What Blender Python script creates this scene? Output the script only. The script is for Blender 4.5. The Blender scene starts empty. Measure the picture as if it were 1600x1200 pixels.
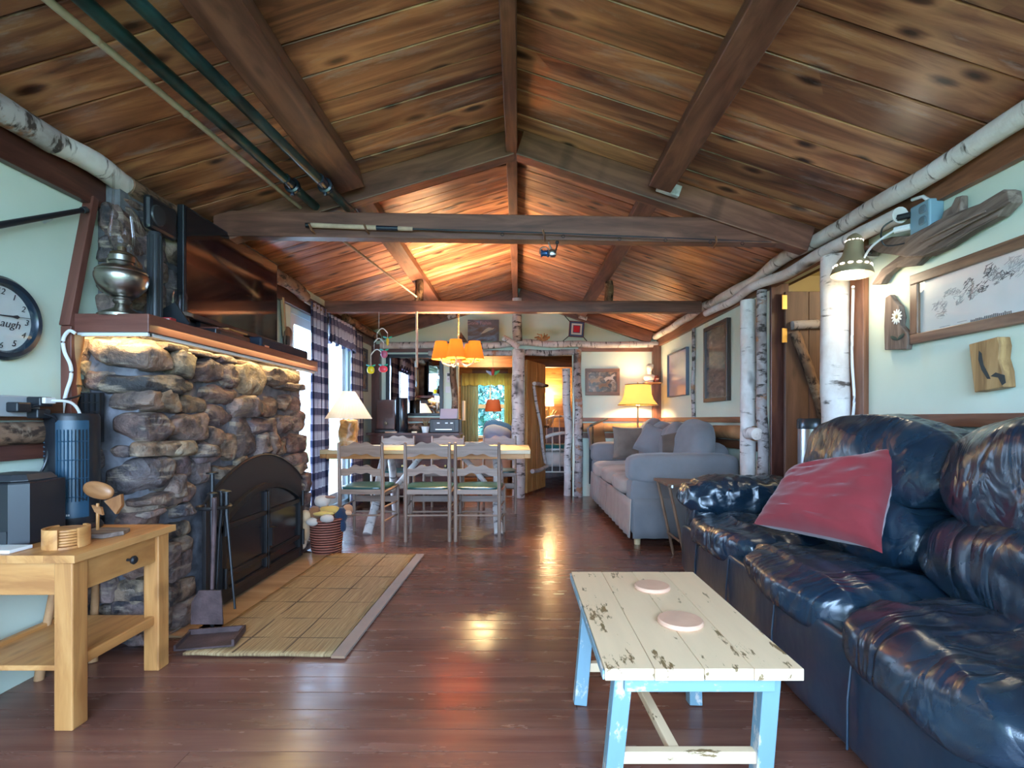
import bpy, bmesh, math, random
from mathutils import Vector, Matrix, noise, Euler
random.seed(7)
R = math.radians
SC = bpy.context.scene
COL = SC.collection

# ---------------------------------------------------------------- camera, world, exposure
CAMH = 1.12
FPX = 800.0                                   # focal length in pixels of the 1600 x 1200 frame
cam = bpy.data.cameras.new('camera'); cam_o = bpy.data.objects.new('camera', cam); COL.objects.link(cam_o)
cam.sensor_fit = 'HORIZONTAL'; cam.sensor_width = 36.0; cam.lens = 36.0 * FPX / 1600
cam.shift_x = -10 / 1600; cam.shift_y = 55 / 1600
cam.clip_start = 0.02; cam.clip_end = 200
cam_o.location = (0, 0, CAMH); cam_o.rotation_euler = (R(90), 0, 0)
SC.camera = cam_o
SC.view_settings.view_transform = 'Standard'; SC.view_settings.look = 'None'
SC.view_settings.gamma = 1.0; SC.view_settings.use_curve_mapping = False
SC.view_settings.exposure = 1.0
SC.cycles.max_bounces = 8; SC.cycles.diffuse_bounces = 4; SC.cycles.glossy_bounces = 4
SC.cycles.transmission_bounces = 8; SC.cycles.transparent_max_bounces = 8
SC.cycles.sample_clamp_indirect = 6.0; SC.cycles.use_adaptive_sampling = True; SC.cycles.adaptive_threshold = .04
SC.cycles.caustics_reflective = False; SC.cycles.caustics_refractive = False

world = bpy.data.worlds.new('daylight'); SC.world = world; world.use_nodes = True
bg = world.node_tree.nodes['Background']
bg.inputs[0].default_value = (0.45, 0.68, 1.0, 1); bg.inputs[1].default_value = 13.0

def portal(name, loc, rot, sx, sy):           # sampling portal in a window opening, gives off no light itself
    l = bpy.data.lights.new(name, 'AREA'); l.shape = 'RECTANGLE'; l.size = sx; l.size_y = sy
    l.cycles.is_portal = True
    o = bpy.data.objects.new(name, l); COL.objects.link(o); o.location = loc; o.rotation_euler = rot
    return o
# an area lamp looks along its local -Z
portal('portal_rear', (0, -1.34, 1.50), (R(90), 0, 0), 3.7, 2.2)
portal('portal_patio', (-2.2, 5.6, 1.12), (0, R(-90), 0), 2.1, 1.7)
portal('portal_bedroom', (-0.57, 10.38, 1.38), (R(-90), 0, 0), 0.72, 1.2)
sun = bpy.data.lights.new('sun', 'SUN'); sun.energy = 3.0; sun.angle = R(2); sun.color = (1, .95, .88)
so = bpy.data.objects.new('sun', sun); COL.objects.link(so); so.rotation_euler = (R(38), R(8), R(150)); so.location = (4, 6, 9)

# ---------------------------------------------------------------- helpers
MW = {}                                       # world matrix of every object built
def PX(px, py, Y):                            # where the sight line of a photo pixel meets depth Y
    return Vector(((px - 810) * Y / FPX, Y, CAMH - (py - 655) * Y / FPX))

def link(o, M, parent=None):
    COL.objects.link(o); MW[o] = M.copy()
    if parent is not None:
        o.parent = parent; o.matrix_basis = MW[parent].inverted() @ M
    else:
        o.matrix_basis = M
    return o

def tag(o, label=None, cat=None, group=None, kind=None):
    if label: o['label'] = label
    if cat: o['category'] = cat
    if group: o['group'] = group
    if kind: o['kind'] = kind
    return o

def thing(name, label, cat, loc=(0, 0, 0), rz=0, group=None):
    o = bpy.data.objects.new(name, None); o.empty_display_size = .05
    link(o, Matrix.Translation(loc) @ Matrix.Rotation(rz, 4, 'Z'))
    return tag(o, label, cat, group)

def frame(p0, p1, up=(0, 0, 1)):              # matrix: local X from p0 to p1, origin at p0
    p0 = Vector(p0); d = Vector(p1) - p0; L = d.length; d = d.normalized(); up = Vector(up)
    if abs(d.dot(up)) > .98: up = Vector((0, 1, 0)) if abs(d.y) < .9 else Vector((1, 0, 0))
    y = up.cross(d).normalized(); z = d.cross(y)
    M = Matrix.Identity(4)
    for i, v in enumerate((d, y, z)):
        for k in range(3): M[k][i] = v[k]
    M.translation = p0
    return M, L

def spl(pts, k=6):                             # smooth path through points
    P = [Vector(p) for p in pts]; out = []
    for i in range(len(P) - 1):
        a, b, c, d = P[max(i - 1, 0)], P[i], P[i + 1], P[min(i + 2, len(P) - 1)]
        for j in range(k):
            t = j / k; out.append(.5 * ((2 * b) + (c - a) * t + (2 * a - 5 * b + 4 * c - d) * t * t + (3 * b - a - 3 * c + d) * t ** 3))
    return out + [P[-1]]

class MB:
    def __init__(s): s.v = []; s.f = []; s.uv = None; s.smooth = True
    def add(s, vs, fs):
        k = len(s.v); s.v += [Vector(v) for v in vs]; s.f += [tuple(i + k for i in f) for f in fs]; return s
    def box(s, a, b, M=None):
        (x0, y0, z0), (x1, y1, z1) = a, b
        vs = [Vector(p) for p in ((x0,y0,z0),(x1,y0,z0),(x1,y1,z0),(x0,y1,z0),(x0,y0,z1),(x1,y0,z1),(x1,y1,z1),(x0,y1,z1))]
        if M: vs = [M @ v for v in vs]
        return s.add(vs, [(0,3,2,1),(4,5,6,7),(0,1,5,4),(1,2,6,5),(2,3,7,6),(3,0,4,7)])
    def cbox(s, c, d, M=None):
        return s.box([c[i] - d[i] / 2 for i in range(3)], [c[i] + d[i] / 2 for i in range(3)], M)
    def beam(s, p0, p1, w, t, up=(0, 0, 1)):
        M, L = frame(p0, p1, up); return s.box((0, -w / 2, -t / 2), (L, w / 2, t / 2), M)
    def tube(s, pts, r, n=8, cap=True, closed=False):
        pts = [Vector(p) for p in pts]; m = len(pts)
        rs = r if isinstance(r, (list, tuple)) else [r] * m
        ref = None; vs = []
        for i, p in enumerate(pts):
            if closed: d = pts[(i + 1) % m] - pts[i - 1]
            else: d = pts[min(i + 1, m - 1)] - pts[max(i - 1, 0)]
            d = d.normalized() if d.length > 1e-9 else Vector((0, 0, 1))
            if ref is None: ref = Vector((0, 0, 1)) if abs(d.z) < .9 else Vector((1, 0, 0))
            a = d.cross(ref)
            if a.length < 1e-6: a = d.orthogonal()
            a.normalize(); b = d.cross(a); ref = -b if False else ref
            for k in range(n):
                t = 2 * math.pi * k / n; vs.append(p + (a * math.cos(t) + b * math.sin(t)) * rs[i])
        fs = []
        for i in range(m if closed else m - 1):
            for k in range(n):
                j = (i + 1) % m
                fs.append((i * n + k, i * n + (k + 1) % n, j * n + (k + 1) % n, j * n + k))
        if cap and not closed: fs += [tuple(range(n - 1, -1, -1)), tuple((m - 1) * n + k for k in range(n))]
        return s.add(vs, fs)
    def lathe(s, prof, c=(0, 0, 0), n=24, M=None, cap=True):
        vs = []; c = Vector(c)
        for r, z in prof:
            for k in range(n):
                t = 2 * math.pi * k / n; v = Vector((r * math.cos(t), r * math.sin(t), z)); vs.append((M @ v if M else v) + c)
        fs = []
        for i in range(len(prof) - 1):
            for k in range(n): fs.append((i*n+k, i*n+(k+1)%n, (i+1)*n+(k+1)%n, (i+1)*n+k))
        if cap: fs += [tuple(range(n - 1, -1, -1)), tuple((len(prof)-1)*n+k for k in range(n))]
        return s.add(vs, fs)
    def prism(s, poly, f0, f1):               # poly of 2-d points, f0/f1 map (a,b) -> 3-d on the two faces
        n = len(poly); vs = [Vector(f0(*p)) for p in poly] + [Vector(f1(*p)) for p in poly]
        fs = [tuple(range(n - 1, -1, -1)), tuple(range(n, 2 * n))] + [(i, (i + 1) % n, n + (i + 1) % n, n + i) for i in range(n)]
        return s.add(vs, fs)
    def blob(s, c, h, p=2.0, n=8, M=None, amp=0, fr=4, seed=0, fold=0, pc=None):
        c = Vector(c); ids = {}; vs = []; fs = []
        def vid(q):
            k = (round(q[0], 5), round(q[1], 5), round(q[2], 5))
            if k in ids: return ids[k]
            Q = [math.copysign(math.tan(abs(t) * math.pi / 4), t) if p < 3 else t for t in q]
            m = (abs(Q[0])**p + abs(Q[1])**p + abs(Q[2])**p) ** (1 / p)
            d = Vector((Q[0] / m, Q[1] / m, Q[2] / m)); v = Vector((d.x * h[0], d.y * h[1], d.z * h[2]))
            if amp:
                nn = noise.noise_vector(v * fr + Vector((seed * 7.3, seed * 3.1, seed * 1.7)))
                n2 = noise.noise(v * fr * 2.7 + Vector((seed, seed * 5.3, 0)))
                v = v + Vector((nn.x, nn.y, nn.z)) * amp + d * (n2 * amp * .6)
            if fold:
                w = noise.noise(Vector((v.x * fr * 3.2, v.y * fr * .7, v.z * fr * 1.5)) + Vector((seed, 0, seed))); w = (1 - abs(w) * 3.0)
                v = v + d * (max(w, -0.4) * fold)
            if M: v = M @ v
            ids[k] = len(vs); vs.append(c + v); return ids[k]
        for ax in range(3):
            for sg in (-1, 1):
                for i in range(n):
                    for j in range(n):
                        q = []
                        for (a, b) in ((i, j), (i + 1, j), (i + 1, j + 1), (i, j + 1)):
                            t = [0, 0, 0]; t[ax] = sg; t[(ax + 1) % 3] = -1 + 2 * a / n; t[(ax + 2) % 3] = -1 + 2 * b / n; q.append(vid(t))
                        fs.append(tuple(q) if sg > 0 else tuple(reversed(q)))
        return s.add(vs, fs)
    def grid(s, fn, nu, nv, uvf=None, closed=False):
        k = len(s.v); vs = []; fs = []
        for i in range(nu + 1):
            for j in range(nv + 1): vs.append(Vector(fn(i / nu, j / nv)))
        for i in range(nu):
            for j in range(nv): fs.append((i*(nv+1)+j, (i+1)*(nv+1)+j, (i+1)*(nv+1)+j+1, i*(nv+1)+j+1))
        if uvf: s.uv = [uvf(i / nu, j / nv) for i in range(nu + 1) for j in range(nv + 1)]
        return s.add(vs, fs)
    def build(s, name, m, parent=None, M=None, smooth=None, bevel=0, thick=0, subsurf=0, local=False):
        if not s.v: raise ValueError(name)
        if local and parent is not None:
            Mp = MW[parent]; s.v = [Mp @ v for v in s.v]
        if M is None and m.get('grain'):
            lo = [min(v[i] for v in s.v) for i in range(3)]; hi = [max(v[i] for v in s.v) for i in range(3)]; k = max(range(3), key=lambda i: hi[i] - lo[i])
            M = Matrix.Translation(((lo[0]+hi[0])/2, (lo[1]+hi[1])/2, lo[2])) @ (Matrix.Identity(4), Matrix.Rotation(R(90), 4, 'Z'), Matrix.Rotation(R(-90), 4, 'Y'))[k]
        if M is None:
            lo = [min(v[i] for v in s.v) for i in range(3)]; hi = [max(v[i] for v in s.v) for i in range(3)]
            M = Matrix.Translation(((lo[0]+hi[0])/2, (lo[1]+hi[1])/2, lo[2]))
            if parent is not None: M = M @ MW[parent].to_3x3().to_4x4()
        Mi = M.inverted()
        me = bpy.data.meshes.new(name); me.from_pydata([Mi @ v for v in s.v], [], s.f)
        if s.uv:
            ul = me.uv_layers.new(name='UVMap')
            for l in me.loops: ul.data[l.index].uv = s.uv[l.vertex_index] if l.vertex_index < len(s.uv) else (0, 0)
        me.update()
        if smooth is None: smooth = s.smooth
        if smooth: 
            me.polygons.foreach_set('use_smooth', [True] * len(me.polygons))
            try: me.set_sharp_from_angle(angle=R(40))
            except Exception: pass
        me.materials.append(m)
        o = bpy.data.objects.new(name, me); link(o, M, parent)
        if bevel:
            b = o.modifiers.new('bevel', 'BEVEL'); b.width = bevel; b.segments = 2; b.limit_method = 'ANGLE'; b.angle_limit = R(50)
        if thick:
            t = o.modifiers.new('thick', 'SOLIDIFY'); t.thickness = thick; t.offset = 0
        if subsurf:
            t = o.modifiers.new('sub', 'SUBSURF'); t.levels = subsurf; t.render_levels = subsurf
        return o

def plank(name, p0, p1, w, t, m, parent=None, up=(0, 0, 1), bevel=.003):   # box with its length along local X
    M, L = frame(p0, p1, up)
    return MB().box((0, -w / 2, -t / 2), (L, w / 2, t / 2), M).build(name, m, parent, M=M, smooth=False, bevel=bevel)

def log(name, p0, p1, r0, r1, m, parent=None, bend=.01, seed=0, n=14, seg=None, rough=.06):
    M, L = frame(p0, p1); seg = seg or max(6, int(L / .07)); pts = []; rs = []; mb = MB()
    for i in range(seg + 1):
        t = i / seg; q = Vector((t * L * 1.7, seed * 3.7, seed))
        k = math.sin(math.pi * t)
        pts.append(Vector((t * L, noise.noise(q) * bend * k * 3, noise.noise(q + Vector((9, 4, 2))) * bend * k * 3)))
        rs.append((r0 + (r1 - r0) * t) * (1 + rough * noise.noise(q * 4 + Vector((1, 7, 3)))))
    mb.tube([M @ p for p in pts], rs, n)
    for i, v in enumerate(mb.v):
        d = noise.noise(v * 22 + Vector((seed, 0, 0))) * rough * .35 * r0; ax = M @ Vector((pts[min(i // n, seg)].x, pts[min(i // n, seg)].y, pts[min(i // n, seg)].z))
        mb.v[i] = v + (v - ax).normalized() * d if (v - ax).length > 1e-6 else v
    return mb.build(name, m, parent, M=M)

def pillow(mb, w, h, t, M, n=18, seed=0, wr=.008, fr=6, puff=.5):
    def f(sd):
        def g(u, v):
            a, b = 2 * u - 1, 2 * v - 1
            e = max(0, (1 - a ** 4)) * max(0, (1 - b ** 4))
            k = 1 - .09 * (1 - abs(a) ** 3) * abs(b) ** 3; k2 = 1 - .09 * (1 - abs(b) ** 3) * abs(a) ** 3
            z = sd * t / 2 * e ** puff
            q = Vector((a * w * fr * .35, b * h * fr * 1.1, sd * 3 + seed)); wv = noise.noise(q) + .5 * noise.noise(q * 2.3)
            z += wv * wr * e ** .3
            return M @ Vector((a * w / 2 * k2, b * h / 2 * k, z))
        return g
    mb.grid(f(1), n, n); k = len(mb.v)
    mb.grid(f(-1), n, n); nf = n * n
    mb.f[-nf:] = [tuple(reversed(q)) for q in mb.f[-nf:]]
    return mb

def arc(cx, cy, r, a0, a1, n):
    return [(cx + r * math.cos(a0 + (a1 - a0) * i / n), cy + r * math.sin(a0 + (a1 - a0) * i / n)) for i in range(n + 1)]

def text(name, body, M, size, m, parent=None, ext=.0006, align='CENTER', shear=0):
    cu = bpy.data.curves.new(name, 'FONT'); cu.body = body; cu.size = size; cu.extrude = ext
    cu.align_x = align; cu.align_y = 'CENTER'; cu.shear = shear; cu.resolution_u = 3
    o = bpy.data.objects.new(name + '_curve', cu); COL.objects.link(o)
    dg = bpy.context.evaluated_depsgraph_get(); me = bpy.data.meshes.new_from_object(o.evaluated_get(dg))
    COL.objects.unlink(o); bpy.data.objects.remove(o)
    me.materials.clear(); me.materials.append(m)
    t = bpy.data.objects.new(name, me); link(t, M, parent); return t

def copy_tree(o, M, parent=None):
    c = o.copy(); COL.objects.link(c); MW[c] = M.copy()
    if parent is not None: c.parent = parent; c.matrix_basis = o.matrix_basis
    else: c.matrix_basis = M
    for ch in list(o.children):
        copy_tree(ch, M @ ch.matrix_basis, c)
    return c

def lamp(name, loc, energy, color, size=.03, typ='POINT', rot=None, **kw):
    l = bpy.data.lights.new(name, typ); l.energy = energy; l.color = color
    if typ in ('POINT', 'SPOT'): l.shadow_soft_size = size
    for k, v in kw.items(): setattr(l, k, v)
    o = bpy.data.objects.new(name, l); COL.objects.link(o); o.location = loc
    if rot: o.rotation_euler = rot
    return o

# ---------------------------------------------------------------- materials
class NT:
    def __init__(s, name):
        s.m = bpy.data.materials.new(name); s.m.use_nodes = True; s.t = s.m.node_tree
        s.b = s.t.nodes['Principled BSDF']; s.out = s.t.nodes['Material Output']
    def n(s, typ, ins=None, **kw):
        x = s.t.nodes.new(typ)
        for k, v in kw.items(): setattr(x, k, v)
        for k, v in (ins or {}).items():
            if isinstance(v, bpy.types.NodeSocket): s.t.links.new(v, x.inputs[k])
            else: x.inputs[k].default_value = v
        return x
    def l(s, a, b): s.t.links.new(a, b)
    def ramp(s, fac, stops, interp='LINEAR'):
        r = s.n('ShaderNodeValToRGB', {0: fac}); r.color_ramp.interpolation = interp; e = r.color_ramp.elements
        while len(e) < len(stops): e.new(.5)
        for i, (p, c) in enumerate(stops):
            e[i].position = p; e[i].color = (*c, 1) if len(c) == 3 else c
        return r.outputs[0]
    def mix(s, fac, a, b, mode='MIX'):
        x = s.n('ShaderNodeMix', data_type='RGBA', blend_type=mode)
        for k, v in ((0, fac), (6, a), (7, b)):
            if isinstance(v, bpy.types.NodeSocket): s.l(v, x.inputs[k])
            else: x.inputs[k].default_value = (*v, 1) if isinstance(v, tuple) and len(v) == 3 else v
        return x.outputs[2]
    def math(s, op, a, b=0.0, c=0.0):
        x = s.n('ShaderNodeMath', operation=op)
        for k, v in ((0, a), (1, b), (2, c)):
            if isinstance(v, bpy.types.NodeSocket): s.l(v, x.inputs[k])
            else: x.inputs[k].default_value = v
        return x.outputs[0]
    def coords(s, scale=(1, 1, 1), rnd=True, kind='Object'):
        tc = s.n('ShaderNodeTexCoord'); v = tc.outputs[kind]
        if rnd:
            oi = s.n('ShaderNodeObjectInfo'); k = s.math('MULTIPLY', oi.outputs['Random'], 43.0)
            v = s.n('ShaderNodeVectorMath', {0: v, 1: k}, operation='ADD').outputs[0]
        return s.n('ShaderNodeMapping', {0: v, 3: scale}).outputs[0]
    def noise(s, vec, sc=1, det=4, rough=.55, dist=0):
        return s.n('ShaderNodeTexNoise', {'Vector': vec, 'Scale': sc, 'Detail': det, 'Roughness': rough, 'Distortion': dist}).outputs[0]
    def bump(s, h, strength=.3, dist=.01):
        b = s.n('ShaderNodeBump', {'Height': h, 'Strength': strength, 'Distance': dist}); s.l(b.outputs[0], s.b.inputs['Normal'])
    def rnd(s): return s.n('ShaderNodeObjectInfo').outputs['Random']
    def set(s, **kw):
        for k, v in kw.items():
            k = {'color': 'Base Color', 'rough': 'Roughness', 'metal': 'Metallic', 'spec': 'Specular IOR Level', 'coat': 'Coat Weight', 'coatr': 'Coat Roughness', 'sheen': 'Sheen Weight', 'trans': 'Transmission Weight', 'ecol': 'Emission Color', 'emit': 'Emission Strength', 'alpha': 'Alpha', 'ior': 'IOR'}[k]
            i = s.b.inputs[k]
            if isinstance(v, bpy.types.NodeSocket): s.l(v, i)
            elif isinstance(v, tuple): i.default_value = (*v, 1)
            else: i.default_value = v
        return s

def wood(name, c0, c1, c2, sc=(1.6, 16, 16), rough=.45, var=.35, knots=.0, bump=.15, coat=0.0, spec=.5, wear=None, pale_mix=0):
    t = NT(name); v = t.coords(sc)
    n = t.noise(v, 1, 6, .6, .8)
    c = t.ramp(n, [(.34, c0), (.5, c1), (.66, c2)])
    if knots:
        kv = t.coords((sc[0] * 2.0, sc[1] * .55, 1))
        vo = t.n('ShaderNodeTexVoronoi', {'Vector': kv, 'Scale': 1.0}, voronoi_dimensions='2D'); pr = t.math('GREATER_THAN', t.n('ShaderNodeSeparateColor', {0: vo.outputs['Color']}).outputs[0], .45); knots_ = t.math('MULTIPLY', pr, knots); d = t.math('ADD', vo.outputs['Distance'], t.math('MULTIPLY', t.noise(kv, 3), .12))
        k = t.ramp(d, [(.10, (1, 1, 1)), (.20, (0, 0, 0))]); k2 = t.ramp(d, [(.16, (0, 0, 0)), (.24, (.55,) * 3), (.42, (0, 0, 0))])
        c = t.mix(t.math('MULTIPLY', k2, knots_), c, c2); c = t.mix(t.math('MULTIPLY', k, knots_), c, tuple(x * .35 for x in c0))
    hs = t.n('ShaderNodeHueSaturation', {'Color': c, 'Value': t.math('ADD', t.math('MULTIPLY', t.rnd(), var), 1 - var / 2)})
    c = hs.outputs[0]
    if pale_mix:
        w = t.ramp(t.noise(t.coords((1.6, 7, 7)), 1.3, 7, .7), [(.56, (0, 0, 0)), (.72, (1, 1, 1))]); c = t.mix(t.math('MULTIPLY', w, pale_mix), c, (.50, .46, .50))  # pale mauve-white noise patches mixed over the wood colour
    if wear:
        w = t.ramp(t.noise(t.coords((3, 9, 9)), 2.2, 8, .7), [(.60, (0, 0, 0)), (.66, (1, 1, 1))]); c = t.mix(w, c, wear)
    t.set(color=c, rough=rough, coat=coat, spec=spec)
    if bump: t.bump(n, bump, .004)
    t.m['grain'] = 1
    return t.m

def plain(name, c, rough=.5, metal=0, var=0, bump=0, bs=80, spec=.5, emit=0, ecol=None, coat=0):
    t = NT(name)
    if var:
        n = t.noise(t.coords(), 9, 5); cc = t.ramp(n, [(.3, tuple(x * (1 - var) for x in c)), (.7, tuple(min(1, x * (1 + var)) for x in c))])
        t.set(color=cc)
    else: t.set(color=c)
    t.set(rough=rough, metal=metal, spec=spec, coat=coat)
    if emit: t.set(ecol=ecol or c, emit=emit)
    if bump: t.bump(t.noise(t.coords(), bs, 4), bump, .004)
    return t.m

def bark(name, base, mid, dark, sc=(26, 7, 7), amt=.56, peel=None):
    t = NT(name); v = t.coords(sc)
    n1 = t.noise(t.coords((3, 5, 5)), 1.6, 5, .6); n2 = t.noise(v, 1.0, 5, .6, .3)
    c = t.mix(t.ramp(n1, [(.38, (0, 0, 0)), (.62, (1, 1, 1))]), base, mid)
    c = t.mix(t.ramp(n2, [(amt, (0, 0, 0)), (amt + .09, (1, 1, 1))]), c, dark)
    if peel: c = t.mix(t.ramp(t.noise(t.coords((5, 3, 3)), 1.3, 6, .65), [(.56, (0, 0, 0)), (.62, (1, 1, 1))]), c, peel)
    n3 = t.noise(t.coords((2.2, 3, 3)), 1.0, 3); c = t.mix(t.ramp(n3, [(.60, (0, 0, 0)), (.70, (1, 1, 1))]), c, dark)
    t.set(color=c, rough=.75, spec=.25); t.bump(n2, .5, .008)
    return t.m

def mk_stone(name, cols, k=5):
    t = NT(name); v = t.coords()
    cr = t.ramp(t.rnd(), cols, 'CONSTANT')
    n = t.noise(v, 7, 8, .65, .4); n2 = t.noise(t.coords((3, 3, 14)), 2, 5)
    c = t.mix(t.ramp(n, [(.34, (0, 0, 0)), (.60, (1, 1, 1))]), (.030, .026, .030), cr, 'MIX')
    c = t.mix(t.ramp(n2, [(.54, (0, 0, 0)), (.64, (.75, .75, .75))]), c, (.36, .28, .21))
    t.set(color=c, rough=.62, spec=.45); t.bump(t.math('ADD', n, t.math('MULTIPLY', t.noise(v, 34, 5), .45)), 1.0, .035)
    return t.m

def fabric(name, c, rough=.9, weave=400, var=.12, bump=.25, sheen=.2):
    t = NT(name); n = t.noise(t.coords(), weave, 2); n2 = t.noise(t.coords(), 5, 4)
    cc = t.mix(t.ramp(n2, [(.3, (0, 0, 0)), (.7, (1, 1, 1))]), tuple(x * (1 - var) for x in c), tuple(min(1, x * (1 + var)) for x in c))
    t.set(color=cc, rough=rough, sheen=sheen, spec=.2); t.bump(n, bump, .002); return t.m

M_ = {}
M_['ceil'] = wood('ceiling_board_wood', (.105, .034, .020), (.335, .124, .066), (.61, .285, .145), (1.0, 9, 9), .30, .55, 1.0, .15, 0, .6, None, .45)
M_['beam'] = wood('beam_wood', (.075, .028, .019), (.14, .054, .036), (.22, .092, .06), (1.5, 13, 13), .42, .3, .4, .25)
M_['trim'] = wood('trim_wood', (.10, .035, .016), (.17, .065, .03), (.24, .10, .05), (1.5, 16, 16), .45, .3, .2)
M_['floor'] = None
M_['pine'] = wood('golden_pine', (.36, .14, .04), (.50, .222, .066), (.60, .295, .10), (1.4, 14, 14), .42, .18, .35, .08)
M_['knotty'] = wood('knotty_board', (.32, .13, .035), (.47, .22, .065), (.6, .32, .11), (1.2, 12, 12), .5, .3, .5, .12)
M_['maple'] = wood('pale_tabletop', (.46, .32, .15), (.54, .40, .22), (.60, .47, .29), (1.2, 14, 14), .35, .15, 0, .05)
M_['chair'] = wood('taupe_chair_wood', (.18, .115, .085), (.24, .16, .12), (.30, .21, .16), (2, 26, 26), .42, .12, 0, .05)
M_['darkwood'] = wood('dark_red_wood', (.05, .016, .012), (.085, .028, .02), (.13, .045, .03), (1.5, 16, 16), .35, .2)
M_['mantel'] = wood('mantel_wood', (.10, .03, .022), (.15, .05, .036), (.19, .068, .05), (1.5, 16, 16), .4, .15)
M_['door_dark'] = wood('dark_door_wood', (.075, .032, .02), (.12, .055, .034), (.16, .075, .048), (1.2, 12, 12), .5, .3, .4)
M_['drift'] = wood('driftwood_grey', (.085, .058, .045), (.17, .12, .095), (.27, .20, .165), (2.2, 24, 24), .8, .15, 0, .8)
M_['walnut'] = wood('walnut_frame', (.10, .05, .028), (.17, .09, .05), (.25, .14, .08), (2, 22, 22), .4, .1)
M_['birch'] = bark('white_birch_bark', (.62, .56, .53), (.46, .38, .35), (.075, .06, .055))
M_['birch_grey'] = bark('grey_birch_bark', (.45, .40, .39), (.27, .22, .21), (.06, .045, .04), (20, 9, 9), .53, (.33, .16, .09))
M_['birch_bright'] = bark('bright_birch_bark', (.74, .70, .67), (.60, .53, .49), (.09, .07, .06), (22, 5, 5), .60)
M_['bark_brown'] = bark('brown_bark', (.17, .095, .06), (.26, .155, .10), (.05, .03, .022), (9, 22, 22), .5, (.34, .24, .17))
M_['stick'] = bark('peeled_stick', (.45, .24, .11), (.34, .17, .075), (.22, .10, .05), (30, 5, 5), .62)
M_['stone'] = mk_stone('fieldstone', [(0, (.24, .155, .12)), (.16, (.16, .125, .12)), (.3, (.31, .21, .14)), (.45, (.20, .135, .135)), (.58, (.27, .18, .155)), (.7, (.38, .28, .18)), (.84, (.23, .135, .11))])
M_['stone_dark'] = mk_stone('dark_slate', [(0, (.06, .055, .055)), (.5, (.085, .075, .07))])
M_['mortar'] = plain('mortar', (.13, .125, .14), .9, 0, .6, 1.0, 25)
t = NT('plaster_paint'); v = t.coords(rnd=False)
n = t.noise(v, 3.0, 5); c = t.ramp(n, [(.3, (.62, .70, .57)), (.7, (.67, .74, .615))])
st = t.ramp(t.noise(t.coords((1, 1, .5), False), 2.6, 2), [(.66, (0, 0, 0)), (.74, (.5, .5, .5))]); c = t.mix(st, c, (.66, .58, .36))
t.set(color=c, rough=.55, spec=.3); t.bump(t.noise(v, 60, 4), .08, .003); M_['plaster'] = t.m
t = NT('floor_paint'); v = t.coords((1.3, 18, 18)); n = t.noise(v, 1, 5, .6)
c = t.ramp(n, [(.3, (.125, .05, .035)), (.7, (.195, .086, .060))])
sw = t.ramp(t.noise(t.coords((5, 26, 26)), 1.4, 7, .7), [(.715, (0, 0, 0)), (.74, (1, 1, 1))]); c = t.mix(sw, c, (.42, .33, .25))
hs = t.n('ShaderNodeHueSaturation', {'Color': c, 'Value': t.math('ADD', t.math('MULTIPLY', t.rnd(), .3), .85)})
t.set(color=hs.outputs[0], rough=t.ramp(t.noise(t.coords((2, 9, 9)), 2, 4), [(.3, (.17,) * 3), (.7, (.30,) * 3)]), spec=.6)
t.bump(t.math('ADD', t.noise(t.coords((9, 30, 30)), 1, 3), n), .12, .004); M_['floor'] = t.m
M_['black_iron'] = plain('black_iron', (.016, .015, .016), .45, .3, .2, .1, 120)
M_['black_panel'] = plain('black_painted_steel', (.030, .026, .027), .5, .2)
M_['black_glass'] = plain('black_door_glass', (.012, .012, .014), .22)
M_['rusty'] = plain('rusty_iron', (.085, .05, .048), .75, .3, .5, .7, 90)
M_['black_plastic'] = plain('black_plastic', (.012, .014, .018), .35)
M_['dark_plastic'] = plain('charcoal_plastic', (.03, .033, .038), .4)
M_['screen'] = plain('tv_screen', (.006, .004, .006), .07, spec=.6)
M_['steel'] = plain('brushed_steel', (.55, .56, .58), .28, 1)
M_['pewter'] = plain('aged_pewter', (.36, .33, .30), .30, 1, .2)
M_['brass'] = plain('brass', (.65, .45, .16), .3, 1)
M_['bronze'] = plain('dark_bronze', (.16, .10, .06), .4, .8)
M_['white'] = plain('white_enamel', (.75, .74, .70), .4)
M_['cream'] = plain('cream_enamel', (.72, .62, .38), .35)
M_['white_plastic'] = plain('white_plastic', (.72, .72, .72), .4)
M_['grey_plastic'] = plain('grey_plastic', (.36, .38, .40), .45)
M_['outlet_blue'] = plain('blue_grey_box', (.20, .33, .40), .45)
M_['green_vinyl'] = plain('dark_green_vinyl', (.012, .055, .05), .28)
M_['green_pole'] = plain('green_varnished_pole', (.010, .036, .038), .28, 0, .7)
M_['bamboo'] = plain('bamboo', (.42, .33, .25), .45, 0, .25)
M_['rod_black'] = plain('graphite_rod', (.012, .02, .035), .25)
M_['cork'] = plain('cork', (.55, .38, .27), .8, 0, .3)
M_['red_pillow'] = fabric('crimson_cotton', (.20, .022, .026), .85, 500, .15, .15, .3)
M_['sofa'] = fabric('grey_slipcover', (.175, .172, .18), .95, 420, .10)
M_['sofa_tan'] = fabric('putty_slipcover', (.36, .31, .27), .95, 420, .10)
M_['knit'] = fabric('taupe_knit', (.17, .135, .11), .95, 120, .2, .9)
M_['brown_cloth'] = fabric('brown_plush', (.085, .06, .045), .9, 200, .3, .6)
M_['blue_cloth'] = fabric('blue_bedding', (.20, .30, .55), .9)
M_['blue_dark'] = fabric('royal_blue_bedding', (.03, .12, .36), .9)
M_['quilt'] = fabric('pale_quilt', (.62, .58, .54), .9)
M_['terracotta'] = plain('pale_terracotta', (.62, .36, .235), .8, 0, .08)
M_['paper'] = plain('paper_white', (.72, .72, .70), .6)
M_['lilac'] = plain('lilac_paper', (.52, .46, .52), .6)
M_['wicker'] = None
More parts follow.
